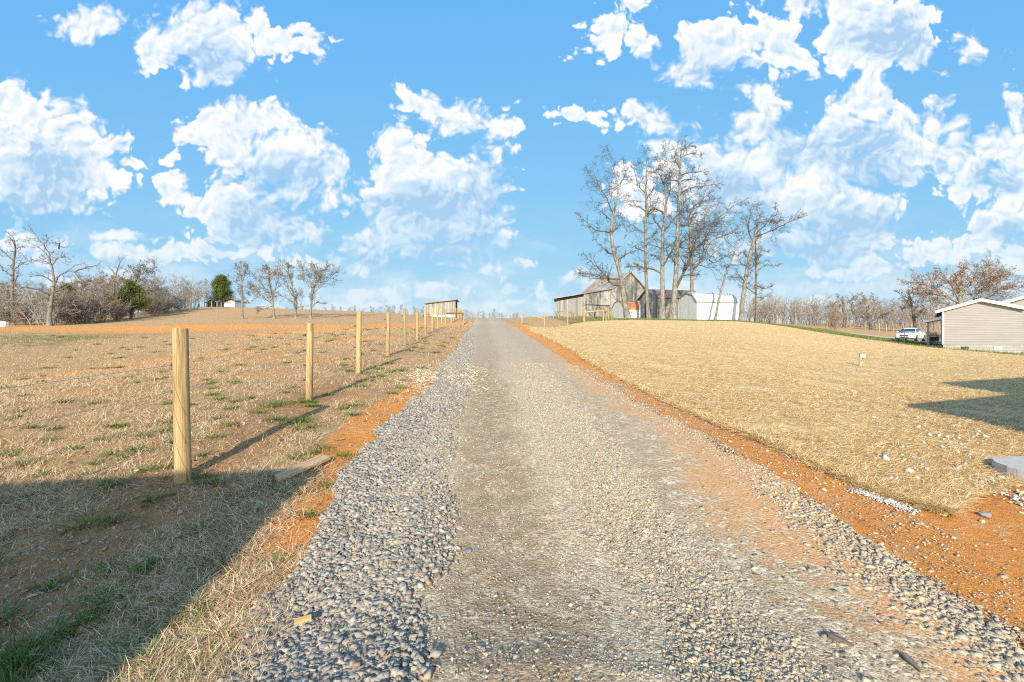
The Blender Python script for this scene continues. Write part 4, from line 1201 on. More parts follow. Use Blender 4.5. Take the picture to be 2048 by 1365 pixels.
# little grey shed with a rusty eave beside it
c1 = Vector((14.65, 66.0, CAMZ + 3.0))
gam1 = [(0, 0), (0, 1.62), (.55, 2.15), (1.6, 2.36), (2.65, 2.15), (3.2, 1.62), (3.2, 0)]
sm, P = gabled_shed('small_shed', 'small grey gambrel shed with a rusty eave behind the leaning tree by the barn', 'shed', c1, phiS, 3.2, 2.5, gam1, .08,
                    (MAT['grey_metal'], MAT['grey_metal'], MAT['rust'], MAT['trim']))
MB().prism([(-.06, 1.18), (-.004, 1.18), (-.004, 1.55), (-.06, 1.55)], .1, 2.45, lambda a, p, q: P(a, p, q)).build('fascia', MAT['rust'], sm)
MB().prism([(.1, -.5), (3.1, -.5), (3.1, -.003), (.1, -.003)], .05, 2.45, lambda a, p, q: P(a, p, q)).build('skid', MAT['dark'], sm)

# old brown shed behind the trees
c2 = Vector((20.2, 70.0, CAMZ + 3.15))
g2 = [(0, 0), (0, 3.05), (2.45, 4.28), (4.9, 3.05), (4.9, 0)]
bs, P = gabled_shed('old_shed', 'old brown board shed with a dark rusty gable roof behind the cluster of trunks', 'shed', c2, phiS, 4.9, 7.2, g2, .35,
                    (MAT['barn_dark'], MAT['barn_pale'], MAT['brown_roof'], MAT['trim']))
for a in (4.2,):
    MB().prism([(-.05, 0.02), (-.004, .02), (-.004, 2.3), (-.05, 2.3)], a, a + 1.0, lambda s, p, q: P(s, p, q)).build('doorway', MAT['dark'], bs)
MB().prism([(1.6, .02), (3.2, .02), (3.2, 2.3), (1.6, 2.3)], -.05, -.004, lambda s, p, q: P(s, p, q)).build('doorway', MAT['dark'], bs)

# weathered barn with its long lean-to
def barn():
    O = Vector((7.6, 84.0, CAMZ + 3.95))
    P = frame2(O, (.93, .37))
    PL = lambda a, s, z: P(a, 0, z) + Vector((.115, .993, 0)) * s
    e = empty('barn', O, 0, 'large weathered grey barn with a steep rusty roof and a long low lean-to', 'barn')
    D = 10.8
    zL, zE, zP, zR = 3.2, 5.2, 8.35, 5.15
    A0, A1, A2, A3, A4 = 0, 5.2, 10.85, 14.45, 17.95
    zz = lambda a: np.interp(a, [A0, A2, A3, A4], [zL, zE, zP, zR])
    z0 = -.6
    def wall(name, a0, a1, m, y=0., t=.12, drop=.0, zlo=z0):
        n = 12; aa = np.linspace(a0, a1, n)
        if a0 < A3 < a1: aa = np.sort(np.append(aa, A3))
        prof = [(a0, zlo)] + [(a1, zlo)] + [(a, float(zz(a)) - drop) for a in aa[::-1]]
        mb = MB(); mb.prism(prof, y, y + t, lambda s, p, q: P(p, s, q)); return mb.build(name, m, e)
    wall('lean_to_wall', A0, A1 - .1, MAT['barn'], drop=.45)
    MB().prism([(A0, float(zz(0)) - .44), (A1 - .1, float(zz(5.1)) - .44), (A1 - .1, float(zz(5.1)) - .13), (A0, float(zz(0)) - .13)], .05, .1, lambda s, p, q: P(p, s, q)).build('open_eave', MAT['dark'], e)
    MB().prism([(A1 - .1, z0), (A1 + .12, z0), (A1 + .12, float(zz(A1)) - .05), (A1 - .1, float(zz(A1)) - .05)], -.06, .12, lambda s, p, q: P(p, s, q)).build('corner_board', MAT['barn_pale'], e)
    wall('front_wall', A1 + .13, A2 - .05, MAT['barn'], y=.0, drop=.06)
    wall('gable_wall', A2 - .05, A4, MAT['barn'], y=.002, drop=.06)
    # doors and panels hung on the front
    dr = MB(); dr.prism([(A1 + .3, 2.35), (A1 + 2.9, 2.35), (A1 + 2.9, 4.0), (A1 + .3, 4.0)], -.07, -.004, lambda s, p, q: P(p, s, q)); dr.build('upper_door', MAT['barn'], e)
    dr = MB(); dr.prism([(A1 + 3.25, 2.3), (A1 + 5.1, 2.3), (A1 + 5.1, 4.75), (A1 + 3.25, 4.45)], -.07, -.004, lambda s, p, q: P(p, s, q)); dr.build('pale_panel', MAT['barn_pale'], e)
    dr = MB(); dr.prism([(A1 + .3, -.2), (A1 + 2.3, -.2), (A1 + 2.3, 2.2), (A1 + .3, 2.2)], -.07, -.004, lambda s, p, q: P(p, s, q)); d1 = dr.build('barn_door', MAT['barn'], e)
    dr = MB(); dr.prism([(A1 + .3, 2.22), (A1 + 5.1, 2.22), (A1 + 5.1, 2.32), (A1 + .3, 2.32)], -.09, -.003, lambda s, p, q: P(p, s, q)); dr.build('door_track', MAT['dark'], e)
    dr = MB(); dr.prism([(A1 + 2.4, -.2), (A1 + 4.9, -.2), (A1 + 4.9, 2.1), (A1 + 2.4, 2.1)], -.06, -.004, lambda s, p, q: P(p, s, q)); dr.build('barn_door', MAT['barn_dark'] if False else MAT['barn'], e)
    dr = MB(); dr.prism([(A1 + 5.3, z0), (A1 + 6.7, z0), (A1 + 6.7, 6.0), (A1 + 5.3, 4.75)], -.05, -.004, lambda s, p, q: P(p, s, q)); dr.build('pale_boards', MAT['barn_pale'], e)
    # back and side walls
    mb = MB(); mb.prism([(0, z0), (.12, z0), (.12, zL - .1), (0, zL - .1)], .13, 6.1, lambda s, p, q: PL(p, s, q))
    mb.prism([(A2, z0), (A2 + .12, z0), (A2 + .12, zE - .1), (A2, zE - .1)], .13, D - .13, lambda s, p, q: P(p, s, q))
    mb.prism([(A4 - .12, z0), (A4, z0), (A4, zR - .1), (A4 - .12, zR - .1)], .13, D - .13, lambda s, p, q: P(p, s, q)); mb.split('side_wall', MAT['barn'], e)
    mb = MB(); mb.prism([(A2, z0), (A4, z0), (A4, zR - .08), (A3, zP - .08), (A2, zE - .08)], D - .12, D, lambda s, p, q: P(p, s, q)); mb.build('back_wall', MAT['barn'], e)
    # roofs
    def sheet(pts, m, name):
        mb = MB(); mb.prism([(a, z) for a, z in pts] + [(a, z + .09) for a, z in reversed(pts)], -.45, D + .4, lambda s, p, q: P(p, s, q)); return mb.build(name, m, e)
    mb = MB(); mb.prism([(A0 - .7, zL - .12), (A2 - .02, zE), (A2 - .02, zE + .09), (A0 - .7, zL - .03)], -.45, 6.4, lambda s, p, q: PL(p, s, q)); mb.build('lean_to_roof', MAT['barn_roof'], e)
    sheet([(A2 - .02, zE + .012), (A3, zP + .012), (A4 + .4, zR - .33)], MAT['barn_roof'], 'roof')
barn()

# grey lean-to shed across the road
def lean_to():
    O = Vector((-17.1, 100, CAMZ + 4.85)); P = frame2(O, (1, .03))
    e = empty('lean_to_shed', O, 0, 'grey board lean-to shed with a single slope dark roof beyond the fence posts', 'shed')
    MB().prism([(0, -.8), (5.8, -.8), (5.8, 3.28), (0, 2.62)], 0, .1, lambda s, p, q: P(p, s, q)).build('front_wall', MAT['barn'], e)
    MB().prism([(0, -.8), (5.8, -.8), (5.8, 3.28), (0, 2.62)], 4.4, 4.5, lambda s, p, q: P(p, s, q)).build('back_wall', MAT['barn'], e)
    MB().prism([(0, -.8), (.1, -.8), (.1, 2.62), (0, 2.62)], .11, 4.39, lambda s, p, q: P(p, s, q)).split('side_wall', MAT['barn'], e)
    mb = MB()
    for s in (.11, 2.2, 4.2): mb.prism([(5.62, -.8), (5.78, -.8), (5.78, 3.24), (5.62, 3.24)], s, s + .16, lambda s_, p, q: P(p, s_, q))
    mb.split('open_side_post', MAT['barn_dark'], e)
    MB().prism([(-.45, 2.59), (6.15, 3.34), (6.15, 3.50), (-.45, 2.75)], -.5, 4.9, lambda s, p, q: P(p, s, q)).build('roof', MAT['brown_roof'], e)
lean_to()
def tank():
    p = at(886, 85); e = empty('white_tank', p, 0, 'long white pipe shaped tank lying in front of the lean-to shed', 'tank')
    mb = MB(); n = 24
    xs = np.concatenate([[-2.05, -2.0], np.linspace(-1.95, 1.95, 8), [2.0, 2.05]]); rs = [.02, .16] + [.20] * 8 + [.16, .02]
    mb.tube([(x, 0, .36) for x in xs], rs, 14); mb.build('barrel', MAT['trim'], e, smooth=True)
    mb = MB()
    for x in (-1.4, 0, 1.4): mb.box(x - .12, x + .12, -.2, .2, -.15, .17)
    mb.split('cradle', MAT['barn_dark'], e)
tank()
def plough():
    p = at(853.5, 86); e = empty('farm_implement', p, .2, 'small rusty red farm implement at the end of the long white tank', 'farm implement')
    red = M_flat('red_paint', (.36, .055, .025), .6, .3)
    mb = MB(); mb.beam((-.5, 0, .55), (.6, 0, .5), .12, .12); mb.beam((-.4, -.35, .5), (-.4, .35, .5), .1, .1); mb.beam((.35, -.3, .5), (.35, .3, .5), .1, .1); mb.beam((-.1, 0, .55), (-.25, 0, .95), .09, .09); mb.build('frame', red, e)
    mb = MB()
    for s in (-.3, 0, .3): mb.beam((.35, s, .48), (.5, s, .02), .07, .05)
    mb.split('tine', MAT['dark'], e)
    for s in (-.38, .38):
        mb = MB(); mb.tube([(-.4, s - .04, .26), (-.4, s + .04, .26)], .26, 14); mb.build('wheel', MAT['black'], e)
plough()

SIDING = None
def M_siding():
    m, nt, b = mat('vinyl_siding', .55, .3); g = G(nt); O = g.obj(); x, y, z = g.xyz(O)
    s = g.m('DIVIDE', z, .127); fr = g.m('FRACT', s)
    n = g.noise(g.scale(O, (.6, .6, 6)), 1, 4, .6)
    c = g.mixc(g.ss(n, .3, .7), (.255, .238, .232), (.295, .275, .268))
    c = g.mixc(g.m('LESS_THAN', fr, .10), c, (.18, .165, .155))
    g.L(c, b.inputs['Base Color']); g.L(g.bump(g.m('SUBTRACT', 1, fr), .6, .02), b.inputs['Normal'])
    return m
def M_block():
    m, nt, b = mat('foundation_blocks', .9, .1); g = G(nt); O = g.obj(); x, y, z = g.xyz(O)
    br = g.n('ShaderNodeTexBrick'); cm = g.n('ShaderNodeCombineXYZ'); g.L(g.m('SUBTRACT', x, g.m('MULTIPLY', y, .6)), cm.inputs[0]); g.L(z, cm.inputs[1]); g.L(cm.outputs[0], br.inputs[0])
    br.inputs['Scale'].default_value = 1.; br.inputs['Brick Width'].default_value = .4; br.inputs['Row Height'].default_value = .2; br.inputs['Mortar Size'].default_value = .012
    br.inputs['Color1'].default_value = (.30, .29, .275, 1); br.inputs['Color2'].default_value = (.37, .355, .335, 1); br.inputs['Mortar'].default_value = (.22, .21, .20, 1)
    n = g.noise(O, 3.5, 5, .7); c = g.mixc(g.ss(n, .45, .75, 0, .6), br.outputs[0], (.25, .22, .2))
    g.L(c, b.inputs['Base Color']); g.L(g.bump(n, .4, .02), b.inputs['Normal'])
    return m
MAT['siding'] = M_siding(); MAT['block'] = M_block()

def gable_house(name, label, O, ang, w, l, zb, ze, zp, zlow, over=.32, parts=True, vents=()):
    """gable wall along a at b=0, house runs back along b; zb siding bottom, ze eave, zp peak, zlow bottom of foundation (all relative to O)"""
    P = frame2(O, (math.cos(ang), math.sin(ang)))
    e = empty(name, O, 0, label, 'house')
    mb = MB(); mb.prism([(0, zb), (w, zb), (w, ze), (w / 2, zp), (0, ze)], 0, .12, lambda s, p, q: P(p, s, q)); mb.build('gable_wall', MAT['siding'], e)
    mb = MB(); mb.prism([(0, zb), (w, zb), (w, ze), (w / 2, zp), (0, ze)], l - .12, l, lambda s, p, q: P(p, s, q)); mb.build('gable_wall', MAT['siding'], e)
    mb = MB(); mb.prism([(0, zb), (.12, zb), (.12, ze), (0, ze)], .121, l - .121, lambda s, p, q: P(p, s, q)); mb.prism([(w - .12, zb), (w, zb), (w, ze), (w - .12, ze)], .121, l - .121, lambda s, p, q: P(p, s, q)); mb.split('side_wall', MAT['siding'], e)
    fo = MB(); fo.prism([(.03, zlow), (w - .03, zlow), (w - .03, zb - .002), (.03, zb - .002)], .03, l - .03, lambda s, p, q: P(p, s, q)); fob = fo.build('foundation', MAT['block'], e)
    sl = (zp - ze) / (w / 2)
    r0 = (-over, ze - over * sl); r1 = (w / 2, zp); r2 = (w + over, ze - over * sl)
    mb = MB(); mb.prism([(r0[0], r0[1] + .06), (r1[0], r1[1] + .06), (r2[0], r2[1] + .06), (r2[0], r2[1] + .16), (r1[0], r1[1] + .16), (r0[0], r0[1] + .16)], -over + .03, l + over - .03, lambda s, p, q: P(p, s, q)); mb.build('roof', MAT['shingle'], e)
    mb = MB()
    for s in (-over - .02, l + over - .03):
        mb.prism([(r0[0], r0[1] - .04), (r1[0], r1[1] - .04), (r2[0], r2[1] - .04), (r2[0], r2[1] + .17), (r1[0], r1[1] + .17), (r0[0], r0[1] + .17)], s, s + .045, lambda s_, p, q: P(p, s_, q))
    mb.prism([(r0[0] - .1, r0[1] - .04), (r0[0], r0[1] - .04), (r0[0], r0[1] + .14), (r0[0] - .1, r0[1] + .14)], -over + .03, l + over - .05, lambda s_, p, q: P(p, s_, q))
    mb.split('bargeboard', MAT['trim'], e)
    mb = MB(); mb.prism([(r0[0] + .01, r0[1] + .015), (r1[0], r1[1] + .015), (r2[0] - .01, r2[1] + .015), (r2[0] - .01, r2[1] + .055), (r1[0], r1[1] + .055), (r0[0] + .01, r0[1] + .055)], -over + .03, -.003, lambda s_, p, q: P(p, s_, q)); mb.build('soffit', MAT['trim'], e)
    mb = MB(); mb.prism([(-.02, zb), (.08, zb), (.08, ze - .02), (-.02, ze - .02)], -.02, -.003, lambda s_, p, q: P(p, s_, q)); mb.split('corner_trim', MAT['trim'], e)
    for a, white in vents:
        fr = MB(); fr.prism([(a, zb - .33), (a + .42, zb - .33), (a + .42, zb - .14), (a, zb - .14)], .0, .028, lambda s_, p, q: P(p, s_, q)); v = fr.build('vent', MAT['trim'] if white else MAT['dark'], e)
        gr = MB(); gr.prism([(a + .04, zb - .30), (a + .38, zb - .30), (a + .38, zb - .17), (a + .04, zb - .17)], -.008, -.001, lambda s_, p, q: P(p, s_, q)); gr.build('grille', M_flat('vent_grille', (.28, .33, .38) if white else (.06, .065, .07), .6), v)
    return e, P

ang = -R_(40)
O = Vector((.861 * 38, 38, CAMZ - .28))
he, P = gable_house('grey_house', 'beige vinyl sided house wing with a low white edged gable and block foundation', O, ang, 4.25, 9.0, 0, 2.55, 3.22, -1.0, vents=((1.05, False), (2.82, True)))
# little covered porch behind its corner
por = he
mb = MB(); mb.prism([(-1.05, 1.78), (-.005, 1.98), (-.005, 2.10), (-1.05, 1.90)], 1.6, 4.6, lambda s, p, q: P(p, s, q)); mb.build('porch_roof', MAT['trim'], he)
mb = MB(); mb.prism([(-.92, -.6), (-.80, -.6), (-.80, 1.8), (-.92, 1.8)], 1.8, 1.92, lambda s, p, q: P(p, s, q)); mb.prism([(-.92, -.6), (-.80, -.6), (-.80, 1.8), (-.92, 1.8)], 4.3, 4.42, lambda s, p, q: P(p, s, q)); mb.split('porch_post', MAT['barn_pale'], he)
mb = MB(); mb.prism([(-.95, -.22), (-.005, -.22), (-.005, -.08), (-.95, -.08)], 1.7, 4.5, lambda s, p, q: P(p, s, q)); mb.build('porch_deck', M_flat('porch_deck', (.36, .37, .38), .8), he)
mb = MB(); mb.prism([(-.9, .62), (-.01, .62), (-.01, .72), (-.9, .72)], 1.82, 1.9, lambda s, p, q: P(p, s, q)); mb.build('porch_rail', MAT['barn_pale'], he)
bench = empty('porch_bench', O + P(-.48, 2.3, -.08), ang, 'dark bench standing on the small porch of the beige house', 'bench')
MB().box(-.3, .3, -.2, .25, .36, .44).build('seat', MAT['black'], bench)
MB().box(-.3, .3, .26, .32, .40, .85).build('backrest', MAT['black'], bench)
for sx in (-.26, .2):
    for sy in (-.18, .17): MB().box(sx, sx + .06, sy, sy + .06, 0, .358).build('leg', MAT['black'], bench)
# main house behind it
O2 = O + P(3.0, 4.0, .0)
gable_house('grey_house', 'taller main beige house whose white edged gable rises behind the low wing', O2, ang, 9.5, 14.0, 0, 2.95, 4.55, -1.2, over=.4)

# the two houses that throw their shadows into the picture from outside it
h1 = math.tan(R_(SUN_EL)); sx_ = math.sin(R_(SUN_AZ)) / math.cos(R_(SUN_AZ))
def shadow_roof_point(px, py_d, height):
    """roof corner standing so that its shadow falls on that ground point"""
    g_ = at(px, py_d); L_ = height / h1
    return Vector((g_.x - L_ * math.sin(R_(SUN_AZ)), g_.y - L_ * math.cos(R_(SUN_AZ)), g_.z + height))
# house on the road's lawn side: porch gable and main gable
p1 = shadow_roof_point(1795, 10.6, 2.75)
p2 = shadow_roof_point(1870, 14.6, 3.25)
def near_house():
    base = th1(p1.x, p1.y)
    e = empty('new_house', (p1.x, p1.y, base), 0, 'new house just outside the picture that shades the straw lawn', 'house')
    B = Vector(e.location)
    # porch roof: eave corner at p1, rake rising away from the road
    w = 12.0; rise = 1.1; dep = 4.6; zz = p1.z - B.z
    mb = MB(); mb.prism([(0, zz - .12), (w / 2, zz + rise - .12), (w, zz - .12), (w, zz), (w / 2, zz + rise), (0, zz)], -dep, 0, lambda s, p, q: (p, s, q)); mb.build('porch_roof', MAT['shingle'], e)
    mb = MB(); mb.prism([(.1, zz - .13), (w - .1, zz - .13), (w / 2, zz + rise - .16)], -.12, -.02, lambda s, p, q: (p, s, q)); mb.build('porch_gable', MAT['siding'], e)
    mb = MB(); mb.box(.05, w, -dep, -.02, -.6, .25); mb.build('porch_floor', MAT['concrete'], e)
    mb = MB(); mb.box(.12, .30, -.35, -.15, .25, zz - .10); mb.split('porch_post', MAT['trim'], e)
    mb = MB(); mb.box(.9, w - .05, -dep, -.5, .251, zz - .13); mb.build('porch_wall', MAT['siding'], e)
    a = Vector((p2.x - B.x, p2.y - B.y, p2.z - B.z)); w2 = 13.0; r2_ = 0.95
    mb = MB(); mb.prism([(a.x, a.z - .12), (a.x + w2 / 2, a.z + r2_ - .12), (a.x + w2, a.z - .12), (a.x + w2, a.z), (a.x + w2 / 2, a.z + r2_), (a.x, a.z)], a.y - 9, a.y, lambda s, p, q: (p, s, q)); mb.build('roof', MAT['shingle'], e)
    mb = MB(); mb.prism([(a.x + .3, -.6), (a.x + w2 - .3, -.6), (a.x + w2 - .3, a.z - .15), (a.x + w2 / 2, a.z + r2_ - .2), (a.x + .3, a.z - .15)], a.y - 8.7, a.y - .3, lambda s, p, q: (p, s, q)); mb.build('wall', MAT['siding'], e)
near_house()
# building behind the camera on the field side
def rear_house():
    p = shadow_roof_point(648, 5.42, 3.3)
    q = shadow_roof_point(0, 4.97, 3.3)
    base = th1(p.x, p.y)
    e = empty('rear_house', (p.x, p.y, base), 0, 'building behind the camera that shades the foreground grass', 'house')
    dx, dy = q.x - p.x, q.y - p.y; k_ = dy / dx
    z = p.z - base
    V = lambda x, y, zq: (x, y + k_ * x, zq)
    mb = MB(); mb.prism([(0, z - .15), (0, z), (-4.0, z + .4), (-8, z), (-8, z - .15), (-4.0, z + .25)], -14.0, 0, lambda s, p_, q_: V(p_, s, q_)) if False else mb.prism([(0, z - .15), (0, z), (-9, z), (-9, z - .15)], -14.0, 0, lambda s, p_, q_: V(p_, s, q_))
    mb.build('roof', MAT['shingle'], e)
    mb = MB(); mb.prism([(-.08, -.6), (-8.8, -.6), (-8.8, z - .16), (-.08, z - .16)], -13.8, -.3, lambda s, p_, q_: V(p_, s, q_)); mb.build('wall', MAT['siding'], e)
rear_house()

# far farm buildings on the hill
def far_building(px, d, w, h, rise, dep, label, wm, rm, name='farm_building', open_front=False):
    p = at(px, d)
    e = empty(name, p, 0, label, 'building')
    MB().prism([(-w / 2, -.6), (w / 2, -.6), (w / 2, h), (0, h + rise), (-w / 2, h)], 0, dep, lambda s, a, q: (a, s, q)).build('wall', wm, e)
    MB().prism([(-w / 2 - .3, h - .1), (0, h + rise + .02), (w / 2 + .3, h - .1), (w / 2 + .3, h + .06), (0, h + rise + .16), (-w / 2 - .3, h + .06)], -.35, dep + .3, lambda s, a, q: (a, s, q)).build('roof', rm, e)
    if open_front:
        for a in (-w * .28, w * .22):
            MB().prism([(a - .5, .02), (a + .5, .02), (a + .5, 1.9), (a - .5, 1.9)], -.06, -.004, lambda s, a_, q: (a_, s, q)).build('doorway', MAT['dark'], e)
    return e
blue = M_flat('blue_grey_roof', (.16, .20, .27), .6)
far_building(459, 121, 1.5 * 1.6, 1.5, .35, 5, 'tiny white outbuilding on the hilltop under the dark cedar', MAT['trim'], MAT['shingle'])
far_building(424, 123, 2.6, 1.3, .7, 5, 'farmhouse with a blue grey roof half hidden at the edge of the wood', MAT['barn_pale'], blue, 'farmhouse', True)
far_building(438, 127, 2.0, 1.4, .8, 5, 'pinkish grey roofed building between the farmhouse and the cedar', MAT['barn_pale'], MAT['brown_roof'])
far_building(306, 106, 1.8, 1.2, .4, 4, 'pale cabin glimpsed between trunks low in the wood', MAT['barn_pale'], MAT['shingle'], 'cabin')
o = MB().box(-.32, .32, -.25, .25, 0, .55).build('white_crate', MAT['trim'], None, bevel=.03); o.location = at(9, 58); tag(o, 'small white crate lying at the foot of the wood by the field edge', 'crate')

# ------------------------------------------------------------------ the white saloon car
def car():
    p = at(1821, 54.3)
    view = math.atan2(p.x, p.y)
    # local +y is the nose; turned to face the camera and a little towards the road
    rz = math.pi - view + R_(-13)
    e = empty('parked_car', p + Vector((0, 0, .06)), rz, 'white four door saloon car parked on the gravel drive beside the beige house', 'car')
    paint = bpy.data.materials.new('white_car_paint'); paint.use_nodes = True; pb = paint.node_tree.nodes['Principled BSDF']
    pb.inputs['Base Color'].default_value = (.78, .79, .80, 1); pb.inputs['Roughness'].default_value = .25; pb.inputs['Coat Weight'].default_value = .6
    glass = M_flat('car_glass', (.02, .035, .04), .08, .8, .05); tyre = MAT['black']; alloy = M_flat('alloy', (.45, .46, .48), .3, .5, .05, metal=.8); lampm = M_flat('headlamp', (.30, .36, .42), .1, .8)
    # lower body: sections from tail to nose (y, half width at sill, half width at waist, sill z, waist z, bonnet crown)
    secs = [(-2.40, .70, .74, .42, .86, .90), (-2.30, .82, .86, .24, .98, 1.02), (-1.9, .88, .91, .20, .99, 1.04), (-1.0, .90, .925, .19, .96, 1.0), (0, .90, .925, .19, .94, .98), (.75, .90, .92, .19, .93, .985),
            (1.4, .88, .90, .20, .86, .93), (2.0, .84, .86, .22, .76, .82), (2.28, .74, .77, .26, .66, .70), (2.40, .60, .62, .34, .56, .58)]
    rings = []
    for (y, a, b, z0, z1, z2) in secs:
        half = [(0, z0), (a * .8, z0), (a, z0 + .08), (b, (z0 + z1) / 2), (b * .97, z1 - .05), (b * .86, z1), (b * .45, z2 - .005), (0, z2)]
        rings.append([(x, y, z) for x, z in half] + [(-x, y, z) for x, z in half[-2:0:-1]])
    n = len(rings[0]); V = [v for r_ in rings for v in r_]
    Fq = [(i * n + j, i * n + (j + 1) % n, (i + 1) * n + (j + 1) % n, (i + 1) * n + j) for i in range(len(rings) - 1) for j in range(n)]
    mb = MB(); mb.v = V; mb.f = Fq + [tuple(range(n)), tuple((len(rings) - 1) * n + j for j in range(n))]
    body = mb.build('body', paint, e, smooth=True)
    sub = body.modifiers.new('smooth', 'SUBSURF'); sub.levels = 2; sub.render_levels = 2
    # cabin
    cab = [(-1.95, .70, .99, .66, 1.01), (-1.25, .74, .95, .56, 1.34), (-.5, .76, .93, .57, 1.45), (.2, .76, .92, .57, 1.43), (.62, .75, .93, .58, 1.26), (1.22, .73, .93, .68, .965)]
    mb = MB(); rings = []
    for (y, a, z0, b, z1) in cab:
        half = [(a, z0), (a * .5 + b * .5 + .02, (z0 + z1) / 2), (b, z1 - .03), (b * .8, z1), (0, z1 + .02)]
        rings.append([(x, y, z) for x, z in half] + [(-x, y, z) for x, z in half[-2::-1]])
    n = len(rings[0]); mb.v = [v for r_ in rings for v in r_]
    mb.f = [(i * n + j, i * n + j + 1, (i + 1) * n + j + 1, (i + 1) * n + j) for i in range(len(rings) - 1) for j in range(n - 1)]
    roof = mb.build('cabin', paint, e, smooth=True)
    def quad(name, pts, m, parent, off=.012):
        c = sum((Vector(q) for q in pts), Vector()) / len(pts)
        nrm = (Vector(pts[1]) - Vector(pts[0])).cross(Vector(pts[2]) - Vector(pts[0])).normalized()
        if nrm.dot(c - Vector((0, -.2, .7))) < 0: nrm = -nrm
        mb = MB(); mb.v = [tuple(Vector(q) + nrm * off) for q in pts] + [tuple(Vector(q) - nrm * .03) for q in pts]; k = len(pts)
        mb.f = [tuple(range(k)), tuple(range(k, 2 * k))[::-1]] + [(i, (i + 1) % k, k + (i + 1) % k, k + i) for i in range(k)]
        return mb.build(name, m, parent)
    quad('windscreen', [(-.67, 1.14, 1.0), (.67, 1.14, 1.0), (.53, .52, 1.30), (-.53, .52, 1.30)], glass, e, .03)
    quad('rear_window', [(-.62, -1.82, 1.08), (.62, -1.82, 1.08), (.50, -1.32, 1.30), (-.50, -1.32, 1.30)], glass, e, .03)
    for s in (1, -1):
        quad('side_window', [(s * .745, .95, .99), (s * .755, 0.02, .98), (s * .60, 0.02, 1.37), (s * .60, .45, 1.30)], glass, e, .03)
        quad('side_window', [(s * .755, -.06, .98), (s * .745, -1.25, 1.0), (s * .60, -.95, 1.33), (s * .60, -.06, 1.37)], glass, e, .03)
        quad('headlight', [(s * .80, 1.98, .70), (s * .40, 2.33, .62), (s * .42, 2.36, .52), (s * .82, 2.10, .56)], lampm, e, .03)
        quad('fog_light', [(s * .74, 2.22, .40), (s * .46, 2.40, .38), (s * .46, 2.40, .32), (s * .74, 2.22, .33)], MAT['black'], e, .03)
        m_ = MB(); m_.box(s * .86, s * 1.06, .60, .74, .95, 1.10); m_.build('mirror', paint, e, bevel=.03)
        for y in (1.42, -1.42):
            mb = MB(); mb.tube([(s * .70, y, .33), (s * .93, y, .33)], .33, 22); w = mb.build('wheel', tyre, e)
            mb = MB(); mb.tube([(s * .80, y, .33), (s * .945, y, .33)], .225, 16); mb.build('rim', alloy, w)
    quad('grille', [(-.38, 2.36, .64), (.38, 2.36, .64), (.34, 2.42, .50), (-.34, 2.42, .50)], MAT['black'], e, .03)
    quad('lower_grille', [(-.40, 2.42, .42), (.40, 2.42, .42), (.38, 2.41, .33), (-.38, 2.41, .33)], MAT['black'], e, .03)
    MB().box(-.16, .16, 2.43, 2.455, .455, .50).build('number_plate', MAT['trim'], e)
car()

# ------------------------------------------------------------------ bare winter trees
class Tubes:
    def __init__(s): s.V = []; s.F = []; s.n = 0
    def add(s, pts, rad, k):
        pts = np.asarray(pts, float); rad = np.asarray(rad, float); n = len(pts)
        s.V.append(tube_rings(pts, rad, k))
        i = np.arange(n - 1)[:, None] * k; j = np.arange(k)[None]; j2 = (j + 1) % k
        s.F.append((np.stack([i + j, i + j2, i + k + j2, i + k + j], -1).reshape(-1, 4)) + s.n)
        s.n += n * k
    def build(s, name, m, parent):
        return np_mesh(name, np.concatenate(s.V), [np.concatenate(s.F)], m, parent, smooth=True)

def resample(pts, rad, n, wob, rg):
    pts = np.asarray(pts, float); rad = np.asarray(rad, float)
    d = np.r_[0, np.cumsum(np.linalg.norm(np.diff(pts, axis=0), axis=1))]
    t = np.linspace(0, d[-1], n)
    # Catmull-like smoothing by interpolating through a smoothed polyline
    P = np.stack([np.interp(t, d, pts[:, k]) for k in range(3)], -1)
    for _ in range(2):
        P[1:-1] = .25 * P[:-2] + .5 * P[1:-1] + .25 * P[2:]
    w = rg.normal(size=P.shape) * wob; w[0] = 0
    return P + w, np.interp(t, d, rad)

def grow(T, rg, p, d, L, r, lvl, par, tips):
    """one wandering branch with side branches; par: dict of habits"""
    n = (7, 6, 5, 4, 3)[min(lvl, 4)]
    d = d / (np.linalg.norm(d) + 1e-9)
    pts = [p]; dirs = [d]
    st = L / (n - 1)
    gn = par['gnarl'] * (1 + .25 * lvl)
    for i in range(n - 1):
        d = d + rg.normal(size=3) * gn + np.array([0, 0, par['up'] * (.5 if lvl < 2 else .25)])
        d /= np.linalg.norm(d)
        p = p + d * st
        pts.append(p); dirs.append(d)
    pts = np.array(pts)
    r1 = max(r * .32, par['rmin'])
    rad = np.linspace(r, r1, n)
    T.add(pts, rad, 6 if lvl == 0 else (5 if lvl == 1 else (4 if r > .05 else 3)))
    if lvl >= par['levels']:
        tips.append(pts[-1]); return
    side(T, rg, pts, rad, L, lvl, par, tips)

